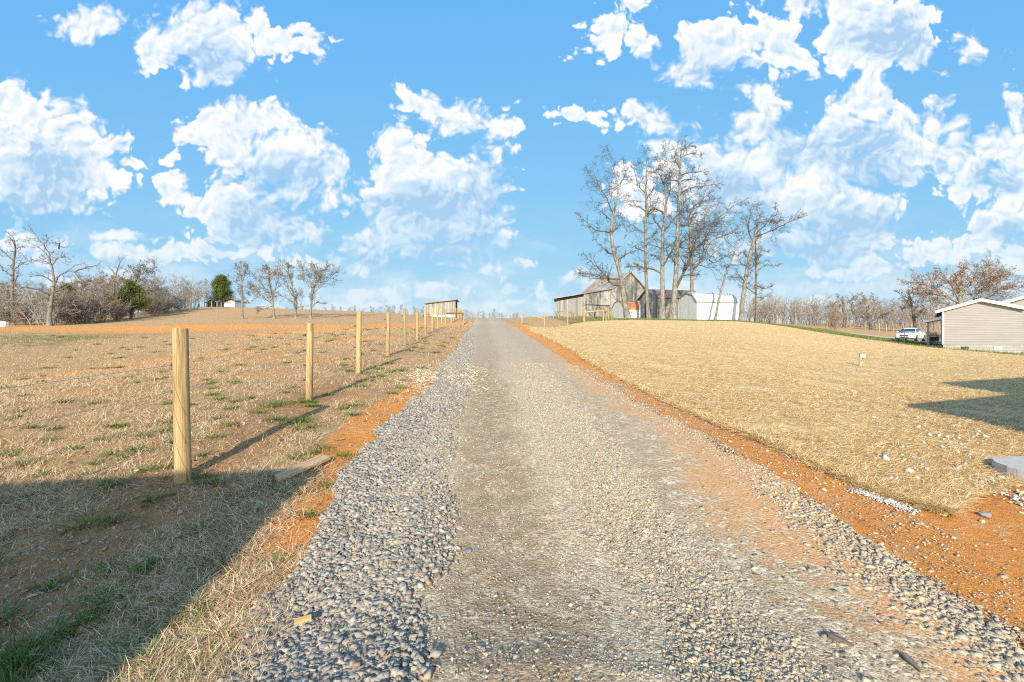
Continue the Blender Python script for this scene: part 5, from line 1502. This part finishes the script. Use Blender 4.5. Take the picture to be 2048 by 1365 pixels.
def side(T, rg, pts, rad, L, lvl, par, tips, t0=None, count=None):
    n = len(pts)
    c = count if count is not None else par['kids'][min(lvl, len(par['kids']) - 1)]
    t0 = par['t0'] if t0 is None else t0
    ph = rg.random() * 6.28
    for q in range(c):
        t = t0 + (1 - t0) * (q + rg.random()) / c
        f = t * (n - 1); i = min(int(f), n - 2); a = f - i
        p = pts[i] * (1 - a) + pts[i + 1] * a
        r = (rad[i] * (1 - a) + rad[i + 1] * a)
        tg = pts[i + 1] - pts[i]; tg = tg / (np.linalg.norm(tg) + 1e-9)
        ph += 2.4 + rg.normal() * .5
        u = np.cross(tg, [.3, .2, 1.]); u /= np.linalg.norm(u) + 1e-9; v = np.cross(tg, u)
        sd = u * math.cos(ph) + v * math.sin(ph)
        an = par['ang'] + rg.normal() * .18
        d = tg * math.cos(an) + sd * math.sin(an)
        if d[2] < -.25: d[2] *= .3
        ln = L * par['ratio'] * (1.15 - .55 * t) * (.7 + .6 * rg.random())
        grow(T, rg, p, d, ln, max(r * .55, par['rmin']), lvl + 1, par, tips)
    # leader carries on at the tip
    if t0 < .99 and lvl < par['levels']:
        tg = pts[-1] - pts[-2]
        for _ in range(2):
            grow(T, rg, pts[-1], tg / np.linalg.norm(tg) + rg.normal(size=3) * .35, L * par['ratio'] * .6, max(rad[-1] * .9, par['rmin']), lvl + 1, par, tips)

OAK = dict(gnarl=.20, up=.10, rmin=.011, levels=4, kids=(6, 7, 5, 3), t0=.12, ang=.9, ratio=.44)

def leaf_cards(name, pts, n, spread, size, m, parent, rg):
    P = np.asarray(pts); c = P[rg.integers(0, len(P), n)] + rg.normal(size=(n, 3)) * spread
    R = rotm(n); s = size * (.6 + .8 * rg.random(n))
    q = np.array([(-.5, 0, 0), (0, -.3, .06), (.5, 0, 0), (0, .3, .06)])
    V = np.einsum('nij,kj->nki', R, q) * s[:, None, None] + c[:, None]
    return np_mesh(name, V.reshape(-1, 3), [np.arange(n * 4).reshape(-1, 4)], m, parent)

def hero_tree(label, base_d, conv, trunk, limbs, seed, par=None, bark='bark', twig='twig_dark', leaves=None, dens=1.0, name='bare_tree', group=None, cat='tree', thin=.84):
    """trunk / limbs: outlines read off the photograph as (X, Y, depth offset) in its crop units, turned into metres at this tree's own distance"""
    rg = np.random.default_rng(seed)
    sc, ox, oy = conv
    par = dict(OAK, **(par or {}))
    def w3(X, Y, dd=0.):
        px, py = ox + X / sc, oy + Y / sc
        return np.array([(px - 1024) / F * base_d, base_d + dd, CAMZ + (682.5 - py) / F * base_d])
    b = w3(*trunk[0][:2]); g_ = th1(b[0], base_d)
    m_ = base_d / F / sc
    e = empty(name, (b[0], base_d, g_), 0, label, cat, group)
    o = np.array([b[0], base_d, g_])
    tp = [w3(X, Y) - o for X, Y, w in trunk]; tr = [w * m_ / 2 * thin for X, Y, w in trunk]
    tp[0][2] = -.15
    P, Rd = resample(tp, tr, 30, .012, rg)
    flare = np.clip(1 - np.arange(30) / 4.0, 0, 1) ** 2 * .5
    Rd = Rd * (1 + flare)
    T = Tubes(); T.add(P, Rd, 12)
    # knots and collars
    T.build('trunk', MAT[bark], e)
    C = Tubes(); tips = []
    H = P[-1][2]
    lens = np.linalg.norm(P[-1] - P[0])
    for lm in limbs:
        dz = rg.normal() * .6
        k = len(lm)
        lp = [w3(X, Y) - o + np.array([0, dz * i * .9, 0]) for i, (X, Y) in enumerate(lm)]
        # attach to the nearest trunk point
        j = int(np.argmin(np.linalg.norm(P - lp[0], axis=1)))
        near = np.linalg.norm(P[j] - lp[0])
        r0 = Rd[j] * .62 if near < 1.2 else .10
        if near < 1.2: lp[0] = P[j]
        L = sum(np.linalg.norm(b_ - a_) for a_, b_ in zip(lp[:-1], lp[1:]))
        r0 = min(r0, .035 + L * .024)
        lr = np.linspace(r0, max(.02, r0 * .22), k)
        q, qr = resample(lp, lr, max(7, k * 4), .05 * min(1, L / 5), rg)
        C.add(q, qr, 7)
        side(C, rg, q, qr, L * .85, 1, par, tips, t0=.22, count=int(max(5, L * 2.2 * dens)))
    # small branches on the stem itself
    for f0, f1, cnt, ln in ((.30, .65, 12, 2.1), (.65, 1.0, 16, 2.0)):
        i0, i1 = int(f0 * 29), int(f1 * 29)
        side(C, rg, P[i0:i1 + 1], np.minimum(Rd[i0:i1 + 1] * .35, .05), ln * par.get('stem', 1.) * H / 18 * 2, 1, par, tips, t0=.02 if f1 < 1 else .1, count=int(cnt * dens))
    C.build('crown', MAT[twig], e)
    if leaves:
        leaf_cards('foliage', tips, leaves[1], leaves[2], leaves[3], MAT[leaves[0]], e, rg)
    return e

A = (3.412, 1100, 260)
hero_tree('tall pale leaning bare tree with a forked top, in front of the barn gable', 58.5, A,
    [(530,1285,46),(505,1150,40),(488,1000,34),(440,860,30),(420,760,27),(415,640,24),(432,560,20),(460,480,15),(470,400,12),(450,330,9),(430,250,6),(408,150,3)],
    [[(420,570),(415,480),(395,400),(365,330),(340,200)],[(410,720),(300,690),(215,610)],[(472,1040),(400,1020),(300,1000),(190,990)],[(442,870),(380,820),(320,760)],[(425,620),(370,560),(345,520)],[(470,400),(505,330),(480,280)],
     [(480,1045),(430,1060),(350,960),(260,890)],[(450,900),(500,860),(540,850)],[(430,700),(470,660),(490,600)]], 11, bark='bark')
hero_tree('slender straight bare tree between the leaning tree and the thick trunks', 60, A,
    [(672,1285,30),(660,1100,26),(652,900,23),(650,700,20),(655,560,18),(655,430,15),(660,300,10),(660,170,4)],
    [[(650,700),(600,660),(500,590)],[(655,430),(600,370),(580,260)],[(655,560),(600,520),(560,520)],[(660,300),(715,300),(730,270)],[(652,600),(700,560),(720,500)],[(652,830),(600,820),(550,800)],[(655,480),(690,420),(720,400)],[(660,230),(620,210),(600,220)],[(655,950),(600,930),(540,940)],[(651,760),(700,730),(740,680)]], 12, bark='bark_grey')
hero_tree('bare tree with a many branched middle, second trunk from the thick pale one', 59, A,
    [(765,1295,44),(768,1100,36),(765,900,30),(770,700,26),(790,560,20),(795,450,16),(780,350,12),(742,230,8),(772,150,4)],
    [[(795,480),(840,380),(850,250),(880,180)],[(770,700),(700,600),(690,540)],[(768,900),(720,870),(690,860)],[(772,680),(850,600),(870,560)],[(768,930),(820,840),(850,760)],[(790,560),(730,520),(700,540)],[(765,980),(700,950),(560,930)],[(782,360),(730,330),(710,260)],[(768,800),(730,790),(660,770)]], 13)
hero_tree('thickest pale bare tree and the tallest, its trunk forking low beside the white shed', 58, A,
    [(838,1295,62),(852,1100,42),(862,950,36),(865,850,32),(872,650,28),(885,450,24),(885,300,18),(890,180,10),(900,105,4)],
    [[(885,300),(960,290),(1045,295)],[(890,420),(950,400),(1100,390)],[(878,650),(930,660),(955,580),(990,520)],[(890,190),(960,160),(1015,180)],[(885,350),(830,330),(790,280)],[(856,1090),(900,980),(930,870),(950,780),(948,700)],[(887,260),(840,200),(850,140)],[(868,800),(900,760),(960,740),(1040,690)],[(880,500),(850,460),(820,450)],[(886,370),(940,340),(990,350)],[(862,950),(830,900),(800,880)],[(893,150),(930,110),(980,105)]], 14, dens=1.15)
hero_tree('spreading bare tree behind the white shed with one great limb arching over its roof', 66, A,
    [(968,1300,34),(968,1100,30),(967,980,28),(960,800,24),(955,650,20),(935,530,14),(920,420,7)],
    [[(970,985),(1010,930),(1080,880),(1120,750),(1160,650),(1200,580),(1290,540)],[(1085,888),(1120,910),(1220,850)],[(960,800),(900,800),(870,780)],[(955,680),(1050,670),(1150,600),(1250,520)],[(940,560),(1000,500),(1110,480)],[(1130,740),(1200,720),(1260,700)],[(960,830),(1020,780),(1060,690)],[(950,640),(1000,560),(1100,420)],[(935,540),(890,510),(880,470)]], 15, bark='bark_grey', dens=1.1)
hero_tree('thin curved bare trunk leaning across the long side of the white shed', 57.5, A,
    [(1125,1303,20),(1150,1170,17),(1200,970,15),(1245,880,13),(1270,780,9),(1300,700,6),(1335,620,3)],
    [[(1240,890),(1190,860),(1150,850)],[(1262,810),(1220,760),(1200,700)],[(1225,930),(1170,960),(1150,950)],[(1280,760),(1320,740),(1350,700)]], 16, par=dict(kids=(3, 4, 3, 2)), dens=.8)
hero_tree('stout bare tree with a broken fork at the right hand corner of the white shed', 58.5, A,
    [(1305,1315,38),(1315,1150,32),(1345,950,28),(1370,830,24),(1395,740,19),(1415,650,12),(1430,590,6)],
    [[(1385,770),(1355,700),(1350,630),(1390,530)],[(1408,735),(1480,700),(1560,660)],[(1418,640),(1490,620),(1575,620)],[(1317,1060),(1300,1000),(1230,1020)],[(1350,940),(1290,920),(1250,880)],[(1400,720),(1440,660),(1480,580)],[(1360,880),(1310,830),(1280,850)],[(1345,960),(1380,930),(1400,880)]], 17, twig='twig_dark', dens=1.1)
hero_tree('dark straight thin bare tree with short side twigs just beyond the stout forked one', 64, A,
    [(1408,1310,20),(1405,1100,17),(1405,900,15),(1402,780,9),(1400,680,4)],
    [[(1406,960),(1470,920),(1540,930)],[(1405,1060),(1460,1090),(1500,1070)],[(1405,870),(1450,820),(1490,830)],[(1406,1130),(1370,1080),(1340,1060)],[(1405,920),(1370,890),(1350,900)],[(1407,1150),(1460,1140),(1520,1130)]], 18, bark='bark_dark', twig='bark_dark', dens=.9)

Bc = (5.689, 0, 440)
hero_tree('big dark bare tree with wide arching limbs at the wood edge', 60, Bc,
    [(560,1195,62),(572,1000,46),(592,880,38),(617,720,32),(605,590,24),(560,440,17),(510,360,13),(400,290,8),(290,255,3)],
    [[(615,570),(640,400),(668,330),(665,230)],[(668,330),(750,290),(800,300)],[(635,490),(700,450),(860,435)],[(620,710),(720,620),(850,590),(950,600),(1000,660)],[(850,590),(950,520),(1000,500)],[(610,840),(700,770),(800,710),(860,690)],[(760,730),(850,770),(940,840)],[(600,580),(540,490),(420,455)],[(612,720),(560,650),(500,640)],[(510,360),(490,280),(450,195)],[(595,900),(660,870),(760,880)],[(590,870),(540,800),(470,790)]],
    21, par=dict(kids=(4, 4, 3, 2), rmin=.012), bark='bark_grey', twig='bark_dark', dens=.45)
hero_tree('dark bare tree with a straight central stem above brush at the picture edge', 62, Bc,
    [(150,1120,50),(140,800,34),(145,650,30),(160,450,24),(180,300,15),(170,250,10),(145,190,4)],
    [[(145,650),(60,590),(20,540)],[(160,560),(250,490),(340,460)],[(165,440),(250,370),(380,335)],[(155,460),(80,390),(0,310)],[(140,760),(220,650),(260,600)],[(175,310),(200,250),(240,240)]],
    22, par=dict(kids=(4, 4, 3, 2), rmin=.012), bark='bark_dark', twig='bark_dark', dens=.5)
Dc = (5.535, 330, 480)
VASE = dict(kids=(5, 5, 4, 3), ang=.62, up=.16, ratio=.45, rmin=.013)
hero_tree('slim upright bare field tree nearest the cedar, with few rusty leaves', 70, Dc,
    [(857,880,26),(856,700,22),(855,600,20),(850,480,15),(830,370,9),(790,290,4)],
    [[(855,480),(900,400),(940,320)],[(840,430),(790,400),(750,430)],[(852,540),(800,480),(745,420)],[(855,640),(800,570),(760,550)],[(830,370),(850,310),(870,270)],[(856,680),(790,650),(700,655)],[(856,690),(890,650),(930,700)]],
    31, par=VASE, bark='bark', twig='bark_grey', dens=1.2, leaves=('deadleaf', 160, .25, .14))
hero_tree('wide bare oak still holding dark dead leaves on its lower limbs', 71.5, Dc,
    [(1208,875,30),(1195,700,26),(1170,560,20),(1150,400,12),(1130,310,5)],
    [[(1192,650),(1100,600),(950,560)],[(1195,650),(1225,520),(1245,380),(1280,300)],[(1172,600),(1080,480),(1000,360)],[(1190,700),(1100,650),(960,620)],[(1160,470),(1190,380),(1200,300)],[(1155,430),(1090,370),(1040,310)],[(1196,720),(1120,760),(1040,780)],[(1165,540),(1060,540),(930,500)]],
    32, par=VASE, twig='bark_grey', dens=1.2, leaves=('deadleaf', 1500, .18, .15))
hero_tree('twin stemmed pale bare tree between the wide oak and the vase shaped tree', 72, Dc,
    [(1450,875,30),(1430,700,24),(1415,560,18),(1390,430,11),(1350,290,4)],
    [[(1452,860),(1468,700),(1470,640),(1500,600)],[(1412,630),(1350,550),(1280,470)],[(1440,680),(1490,600),(1545,600)],[(1418,700),(1370,650),(1300,610)],[(1400,470),(1330,410),(1270,390)],[(1405,520),(1430,420),(1450,340)],[(1395,440),(1370,380),(1410,300)]],
    33, par=VASE, twig='bark_grey', dens=1.2)
hero_tree('vase shaped bare tree standing alone, last of the field trees before the open slope', 71, Dc,
    [(1608,875,34),(1618,720,28),(1622,640,26),(1645,520,18),(1675,400,10),(1640,270,4)],
    [[(1620,640),(1600,520),(1540,400),(1430,310)],[(1640,600),(1720,480),(1840,340)],[(1625,745),(1680,690),(1760,710)],[(1650,500),(1640,400),(1560,280)],[(1640,560),(1700,400),(1740,270)],[(1605,540),(1560,480),(1480,300)],[(1670,450),(1720,380),(1800,300)]],
    34, par=VASE, twig='bark_grey', dens=1.5)

# reusable wild trees: unit trees about ten metres tall
def proto_tree(seed, H, par, r0, bark, twig, crown0=.25, leaves=None, lean=.04, name='bare_tree', limbs=9):
    rg = np.random.default_rng(seed)
    e = empty(name, (0, 0, 0))
    n = 14
    p = np.cumsum(np.r_[[[0, 0, -.3]], np.c_[rg.normal(0, lean * H / n * 2, (n - 1, 2)), np.full(n - 1, (H * .72 + .3) / (n - 1))]], 0)
    r = np.linspace(r0, r0 * .25, n)
    T = Tubes(); T.add(p, r, 8); T.build('trunk', MAT[bark], e)
    C = Tubes(); tips = []
    side(C, rg, p[int(crown0 * n):], r[int(crown0 * n):] * .8, H * .62, 0, par, tips, t0=.0, count=limbs)
    C.build('crown', MAT[twig], e)
    if leaves: leaf_cards('foliage', tips, leaves[1], leaves[2], leaves[3], MAT[leaves[0]], e, rg)
    return e
WILD = dict(gnarl=.17, up=.13, rmin=.022, levels=3, kids=(6, 6, 5, 3), t0=.2, ang=.75, ratio=.45)
protos = {
    'tall': [proto_tree(100 + i, 11, dict(WILD, ang=.6, ratio=.4), .17, 'bark_grey', 'twig', limbs=11) for i in range(4)],
    'round': [proto_tree(120 + i, 9, dict(WILD, ang=.85, ratio=.52), .18, 'bark', 'twig', limbs=9) for i in range(4)],
    'red': [proto_tree(140 + i, 8, dict(WILD, ang=.7, ratio=.5, gnarl=.2), .13, 'bark_grey', 'twig_red', limbs=10) for i in range(2)],
}
def brush_proto(seed, twig, leaves=None):
    rg = np.random.default_rng(seed); e = empty('bush', (0, 0, 0)); C = Tubes(); tips = []
    for _ in range(13):
        a = rg.random() * 6.28; tl = .15 + .5 * rg.random()
        grow(C, rg, np.array([rg.normal() * .3, rg.normal() * .3, -.15]), np.array([math.cos(a) * tl, math.sin(a) * tl, 1]), 2.2 + 1.6 * rg.random(), .035, 1, dict(WILD, kids=(5, 6, 5, 3), ratio=.5, rmin=.016), tips)
    C.build('stems', MAT[twig], e)
    if leaves: leaf_cards('foliage', tips, leaves[1], leaves[2], leaves[3], MAT[leaves[0]], e, rg)
    return e
protos['bush'] = [brush_proto(160, 'twig'), brush_proto(161, 'twig_red'), brush_proto(162, 'twig', ('rusty', 60, .3, .12))]
used = set()
def place(kind, px, d, height, label, group, cat='tree', name=None):
    lst = protos[kind]; pr_ = lst[random.randrange(len(lst))]
    if pr_.name in used: o = copy_tree(pr_)
    else: o = pr_; used.add(pr_.name)
    H0 = {'tall': 11, 'round': 9, 'red': 8, 'bush': 3.4, 'cedar': 7}[kind]
    o.location = at(px, d); s = height / H0
    o.scale = (s * random.uniform(.9, 1.15), s * random.uniform(.9, 1.15), s); o.rotation_euler = (0, 0, random.random() * 6.28)
    tag(o, label, cat, group)
    return o

# wood beyond the field
GW = 'bare trees of the wood at the field edge'; LW = 'thin bare grey tree standing in the tangled wood at the field edge'
for i in range(78):
    px = random.uniform(-60, 415)
    d = np.interp(px, [-60, 100, 200, 300, 415], [62, 64, 70, 86, 112]) + random.uniform(1, 26)
    top = np.interp(px, [-60, 60, 150, 200, 270, 330, 360, 400, 415], [555, 560, 560, 545, 545, 560, 560, 548, 560]) + random.uniform(-8, 30)
    g_ = 682.5 - (th1((px - 1024) / F * d, d) - CAMZ) / d * F
    hh = max(3.0, (g_ - top) / F * d)
    place(random.choice(('tall', 'round', 'round', 'red')), px, d, hh, LW, GW)
GB = 'tangled bare bushes of the wood edge'; LB = 'low tangled bare bush at the foot of the wood by the field'
for i in range(30):
    px = random.uniform(-50, 400)
    d = np.interp(px, [-60, 100, 200, 300, 400], [59, 61.5, 66, 80, 106]) + random.uniform(0, 5)
    place('bush', px, d, random.uniform(1.8, 3.6), LB, GB, 'bush')
# bare tree with the thin dead spike, and the fan shaped one, stand out of it
hero_tree('tall dead bare spike of a tree rising out of the wood beside the green pine', 80, Bc, [(1300,1080,26),(1300,700,20),(1330,580,15),(1360,490,9),(1410,425,4)], [[(1300,620),(1270,560),(1250,530)],[(1345,540),(1400,560),(1430,540)],[(1365,480),(1330,440),(1320,420)]], 41, par=dict(kids=(2, 3, 2, 2), levels=3), bark='bark_dark', twig='bark_dark', dens=.4)
hero_tree('fan shaped bare tree with upswept twigs just past the green pine', 84, Bc, [(1512,1085,30),(1512,900,26),(1520,750,20),(1570,640,12),(1600,520,5)],
    [[(1515,800),(1480,640),(1440,560)],[(1530,740),(1640,640),(1740,520)],[(1515,860),(1650,800),(1780,800),(1870,860)],[(1520,780),(1540,620),(1540,510)],[(1545,690),(1650,590),(1690,500)]], 42, par=dict(VASE, rmin=.02), bark='bark_dark', twig='bark_grey', dens=1.3)

def conifer(label, px, d, top, halfw, seed, m, shape, cat, name, nseg=900, bark='bark_dark', base_z=.12):
    rg = np.random.default_rng(seed); p = at(px, d); H = CAMZ + (682.5 - top) / F * d - p.z
    e = empty(name, p, 0, label, cat)
    T = Tubes(); T.add([(0, 0, -.3), (.05, 0, H * .4), (0, .05, H * .75), (.0, 0, H * .96)], [.22, .16, .09, .02], 8)
    T.build('trunk', MAT[bark], e)
    V = []; C = Tubes()
    for i in range(nseg // 9):
        t = base_z + (1 - base_z) * rg.random() ** .85
        w = shape(t) * halfw * (.65 + .5 * rg.random()); a = rg.random() * 6.28
        d_ = np.array([math.cos(a), math.sin(a), .25 + .3 * rg.random()])
        c0 = np.array([0, 0, t * H * .93])
        C.add([c0, c0 + d_ * w * .6, c0 + d_ * w], [.03, .02, .01], 3)
        for q in range(9):
            s = .35 + .7 * rg.random()
            cc = c0 + d_ * w * s + rg.normal(size=3) * .22
            k = 26
            pts = cc + rg.normal(size=(k, 3)) * np.array([.26, .26, .2])
            R = rotm(k); sz = .20 * (.5 + rg.random(k))
            q4 = np.array([(-.5, 0, 0), (0, -.22, .05), (.5, 0, .08), (0, .22, .05)])
            V.append(np.einsum('nij,kj->nki', R, q4) * sz[:, None, None] + pts[:, None])
    C.build('limbs', MAT[bark], e)
    V = np.concatenate(V); np_mesh('foliage', V.reshape(-1, 3), [np.arange(len(V) * 4).reshape(-1, 4)], MAT[m], e)
    return e
conifer('dark olive cedar with a full crown beside the tiny white outbuilding on the hill', 443, 112, 551, 2.3, 51, 'ever', lambda t: np.interp(t, [.1, .3, .6, .85, 1], [.85, 1, .78, .5, .1]), 'tree', 'cedar_tree', nseg=1100)
conifer('yellow green pine with ragged layers standing in the bare wood', 262, 76, 563, 2.1, 52, 'ever_pine', lambda t: np.interp(t, [.1, .35, .6, .8, 1], [.6, 1, .9, .6, .12]), 'tree', 'pine_tree', nseg=330)
conifer('small dark evergreen half hidden in the brush behind the big arching tree', 130, 78, 566, 2.2, 53, 'ever', lambda t: np.interp(t, [.1, .4, 1], [.8, 1, .15]), 'tree', 'cedar_tree', nseg=350)
conifer('dark evergreen low in the wood under the yellow green pine', 232, 74, 590, 2.0, 54, 'ever', lambda t: np.interp(t, [.1, .4, 1], [.9, 1, .2]), 'tree', 'cedar_tree', nseg=300)

# skyline trees beyond the crest
GS = 'small bare trees on the far skyline'; LS = 'small bare tree on the far skyline beyond the field crest'
for px in [500, 515, 533, 556, 571, 600, 628, 648, 664, 682, 698, 709, 726, 742, 760, 774, 787, 801, 815, 829, 846, 919, 931, 944, 956, 966, 978, 990, 1003, 1020, 1027, 1034, 1112, 1119]:
    d = random.uniform(170, 215)
    top = (np.interp(px, [500, 650, 700, 780, 830, 925, 960, 1000, 1030, 1115], [606, 612, 612, 604, 612, 608, 620, 616, 620, 617]) + random.uniform(-5, 9))
    x = (px - 1024) / F * d
    hh = max(3.2, CAMZ + (682.5 - top) / F * d - th1(x, d))
    place(random.choice(('tall', 'round', 'round')), px, d, hh, LS, GS)
def thicket(name, pxs, d0, d1, h0, h1, n, sd, label_kind):
    """far brush that reads as one mass"""
    rg = np.random.default_rng(sd); C = Tubes(); tips = []
    for i in range(n):
        px = rg.uniform(*pxs); d = rg.uniform(d0, d1); p = at(px, d)
        H = rg.uniform(h0, h1)
        base = np.array(p) - [0, 0, .3]
        grow(C, rg, base, np.array([rg.normal() * .12, rg.normal() * .12, 1]), H, .09, 1, dict(WILD, kids=(3, 7, 3), levels=3, rmin=.028, ratio=.36, t0=.25, gnarl=.12), tips)
    o = C.build(name, MAT[label_kind], None); tag(o, kind='stuff'); return o
thicket('far_wood', (480, 1045), 205, 235, 3.5, 6.5, 130, 71, 'twig')
thicket('brown_woodland', (1490, 1905), 128, 160, 4.0, 7.0, 210, 72, 'twig_red')
thicket('grey_woodland', (1490, 1905), 108, 128, 2.5, 6.0, 190, 73, 'twig')
thicket('field_wood_depth', (-70, 400), 92, 125, 4.0, 7.5, 130, 74, 'twig')
GR = 'bare trees along the brown woodland'; LR = 'bare grey tree in the brown woodland beyond the row of far posts'
for px, top in [(1508, 612), (1530, 600), (1548, 603), (1570, 610), (1590, 606), (1612, 612), (1628, 604), (1650, 606), (1664, 600), (1672, 610), (1722, 596), (1760, 610), (1782, 600), (1800, 604), (1868, 590)]:
    d = random.uniform(100, 120); x = (px - 1024) / F * d
    place(random.choice(('tall', 'round', 'red')), px, d, CAMZ + (682.5 - top) / F * d - th1(x, d), LR, GR)
Ec = (3.737, 1500, 500)
hero_tree('bare dark trunked tree nearest the sloping rail in the far posts, crown round', 92, Ec, [(700,560,30),(712,500,24),(700,440,18),(690,360,6)], [[(712,500),(640,430),(620,390)],[(708,470),(760,420),(780,380)],[(712,520),(760,490),(790,450)],[(700,430),(660,380),(650,350)],[(700,430),(730,370),(740,350)]], 61, par=dict(VASE, rmin=.02), bark='bark_dark', twig='twig', dens=1.6)
hero_tree('bare tree with a whitish trunk directly behind the gravel drive', 90, Ec, [(905,605,24),(885,520,20),(880,450,16),(870,400,10),(850,350,4)], [[(885,520),(830,460),(815,430)],[(882,480),(930,420),(950,370)],[(875,430),(840,390),(820,360)],[(885,540),(940,500),(960,470)],[(875,420),(900,370),(920,340)]], 62, par=dict(VASE, rmin=.02), bark='bark', twig='twig', dens=1.6)
hero_tree('dark crooked bare tree behind the white car', 86, Ec, [(1240,580,28),(1225,500,24),(1215,440,18),(1200,380,12),(1185,310,5)], [[(1215,440),(1170,400),(1135,370)],[(1220,470),(1260,400),(1290,330)],[(1215,430),(1165,440),(1120,430)],[(1230,520),(1290,480),(1320,440)],[(1205,400),(1220,340),(1240,300)],[(1200,380),(1170,340),(1150,310)]], 63, par=dict(VASE, rmin=.018), bark='bark_dark', twig='bark_dark', dens=1.6)
hero_tree('broad spreading tree with rusty brown leaves behind the beige house', 74, Ec, [(1560,700,60),(1565,480,50),(1570,400,40),(1560,300,26),(1540,210,10)],
    [[(1565,400),(1480,340),(1400,260),(1290,230)],[(1565,380),(1500,250),(1420,180)],[(1570,380),(1640,280),(1700,160),(1760,130)],[(1570,400),(1720,330),(1840,220),(1900,180)],[(1570,420),(1760,360),(1900,290),(2010,270)],[(1560,300),(1600,200),(1620,140)],[(1565,420),(1440,390),(1350,340)],[(1640,290),(1760,230),(1830,200)],[(1480,340),(1380,330),(1300,290)]],
    64, par=dict(VASE, ang=.75, rmin=.018), bark='bark', twig='bark', dens=1.5, leaves=('rusty', 5200, .22, .17))
b_ = brush_proto(171, 'twig_red', ('rusty', 420, .22, .16)); b_.location = at(1672, 62); b_.scale = (.40, .40, .62); tag(b_, 'small rusty brown bush alone on the grass by the tan track', 'bush')
b_ = brush_proto(172, 'twig'); b_.location = at(93, 61); b_.scale = (1.3, 1.1, 1.35); tag(b_, 'dense arching bush leaning out from the foot of the big dark tree', 'bush')
b_ = brush_proto(173, 'twig', ('ever_pine', 900, .3, .18)); b_.location = at(1866, 40.5); b_.scale = (.22, .22, .30); tag(b_, 'small green shrub by the porch of the beige house', 'shrub')
for k_ in protos:
    for p_ in protos[k_]:
        if p_.name not in used:
            for ch in list(p_.children): bpy.data.objects.remove(ch)
            bpy.data.objects.remove(p_)
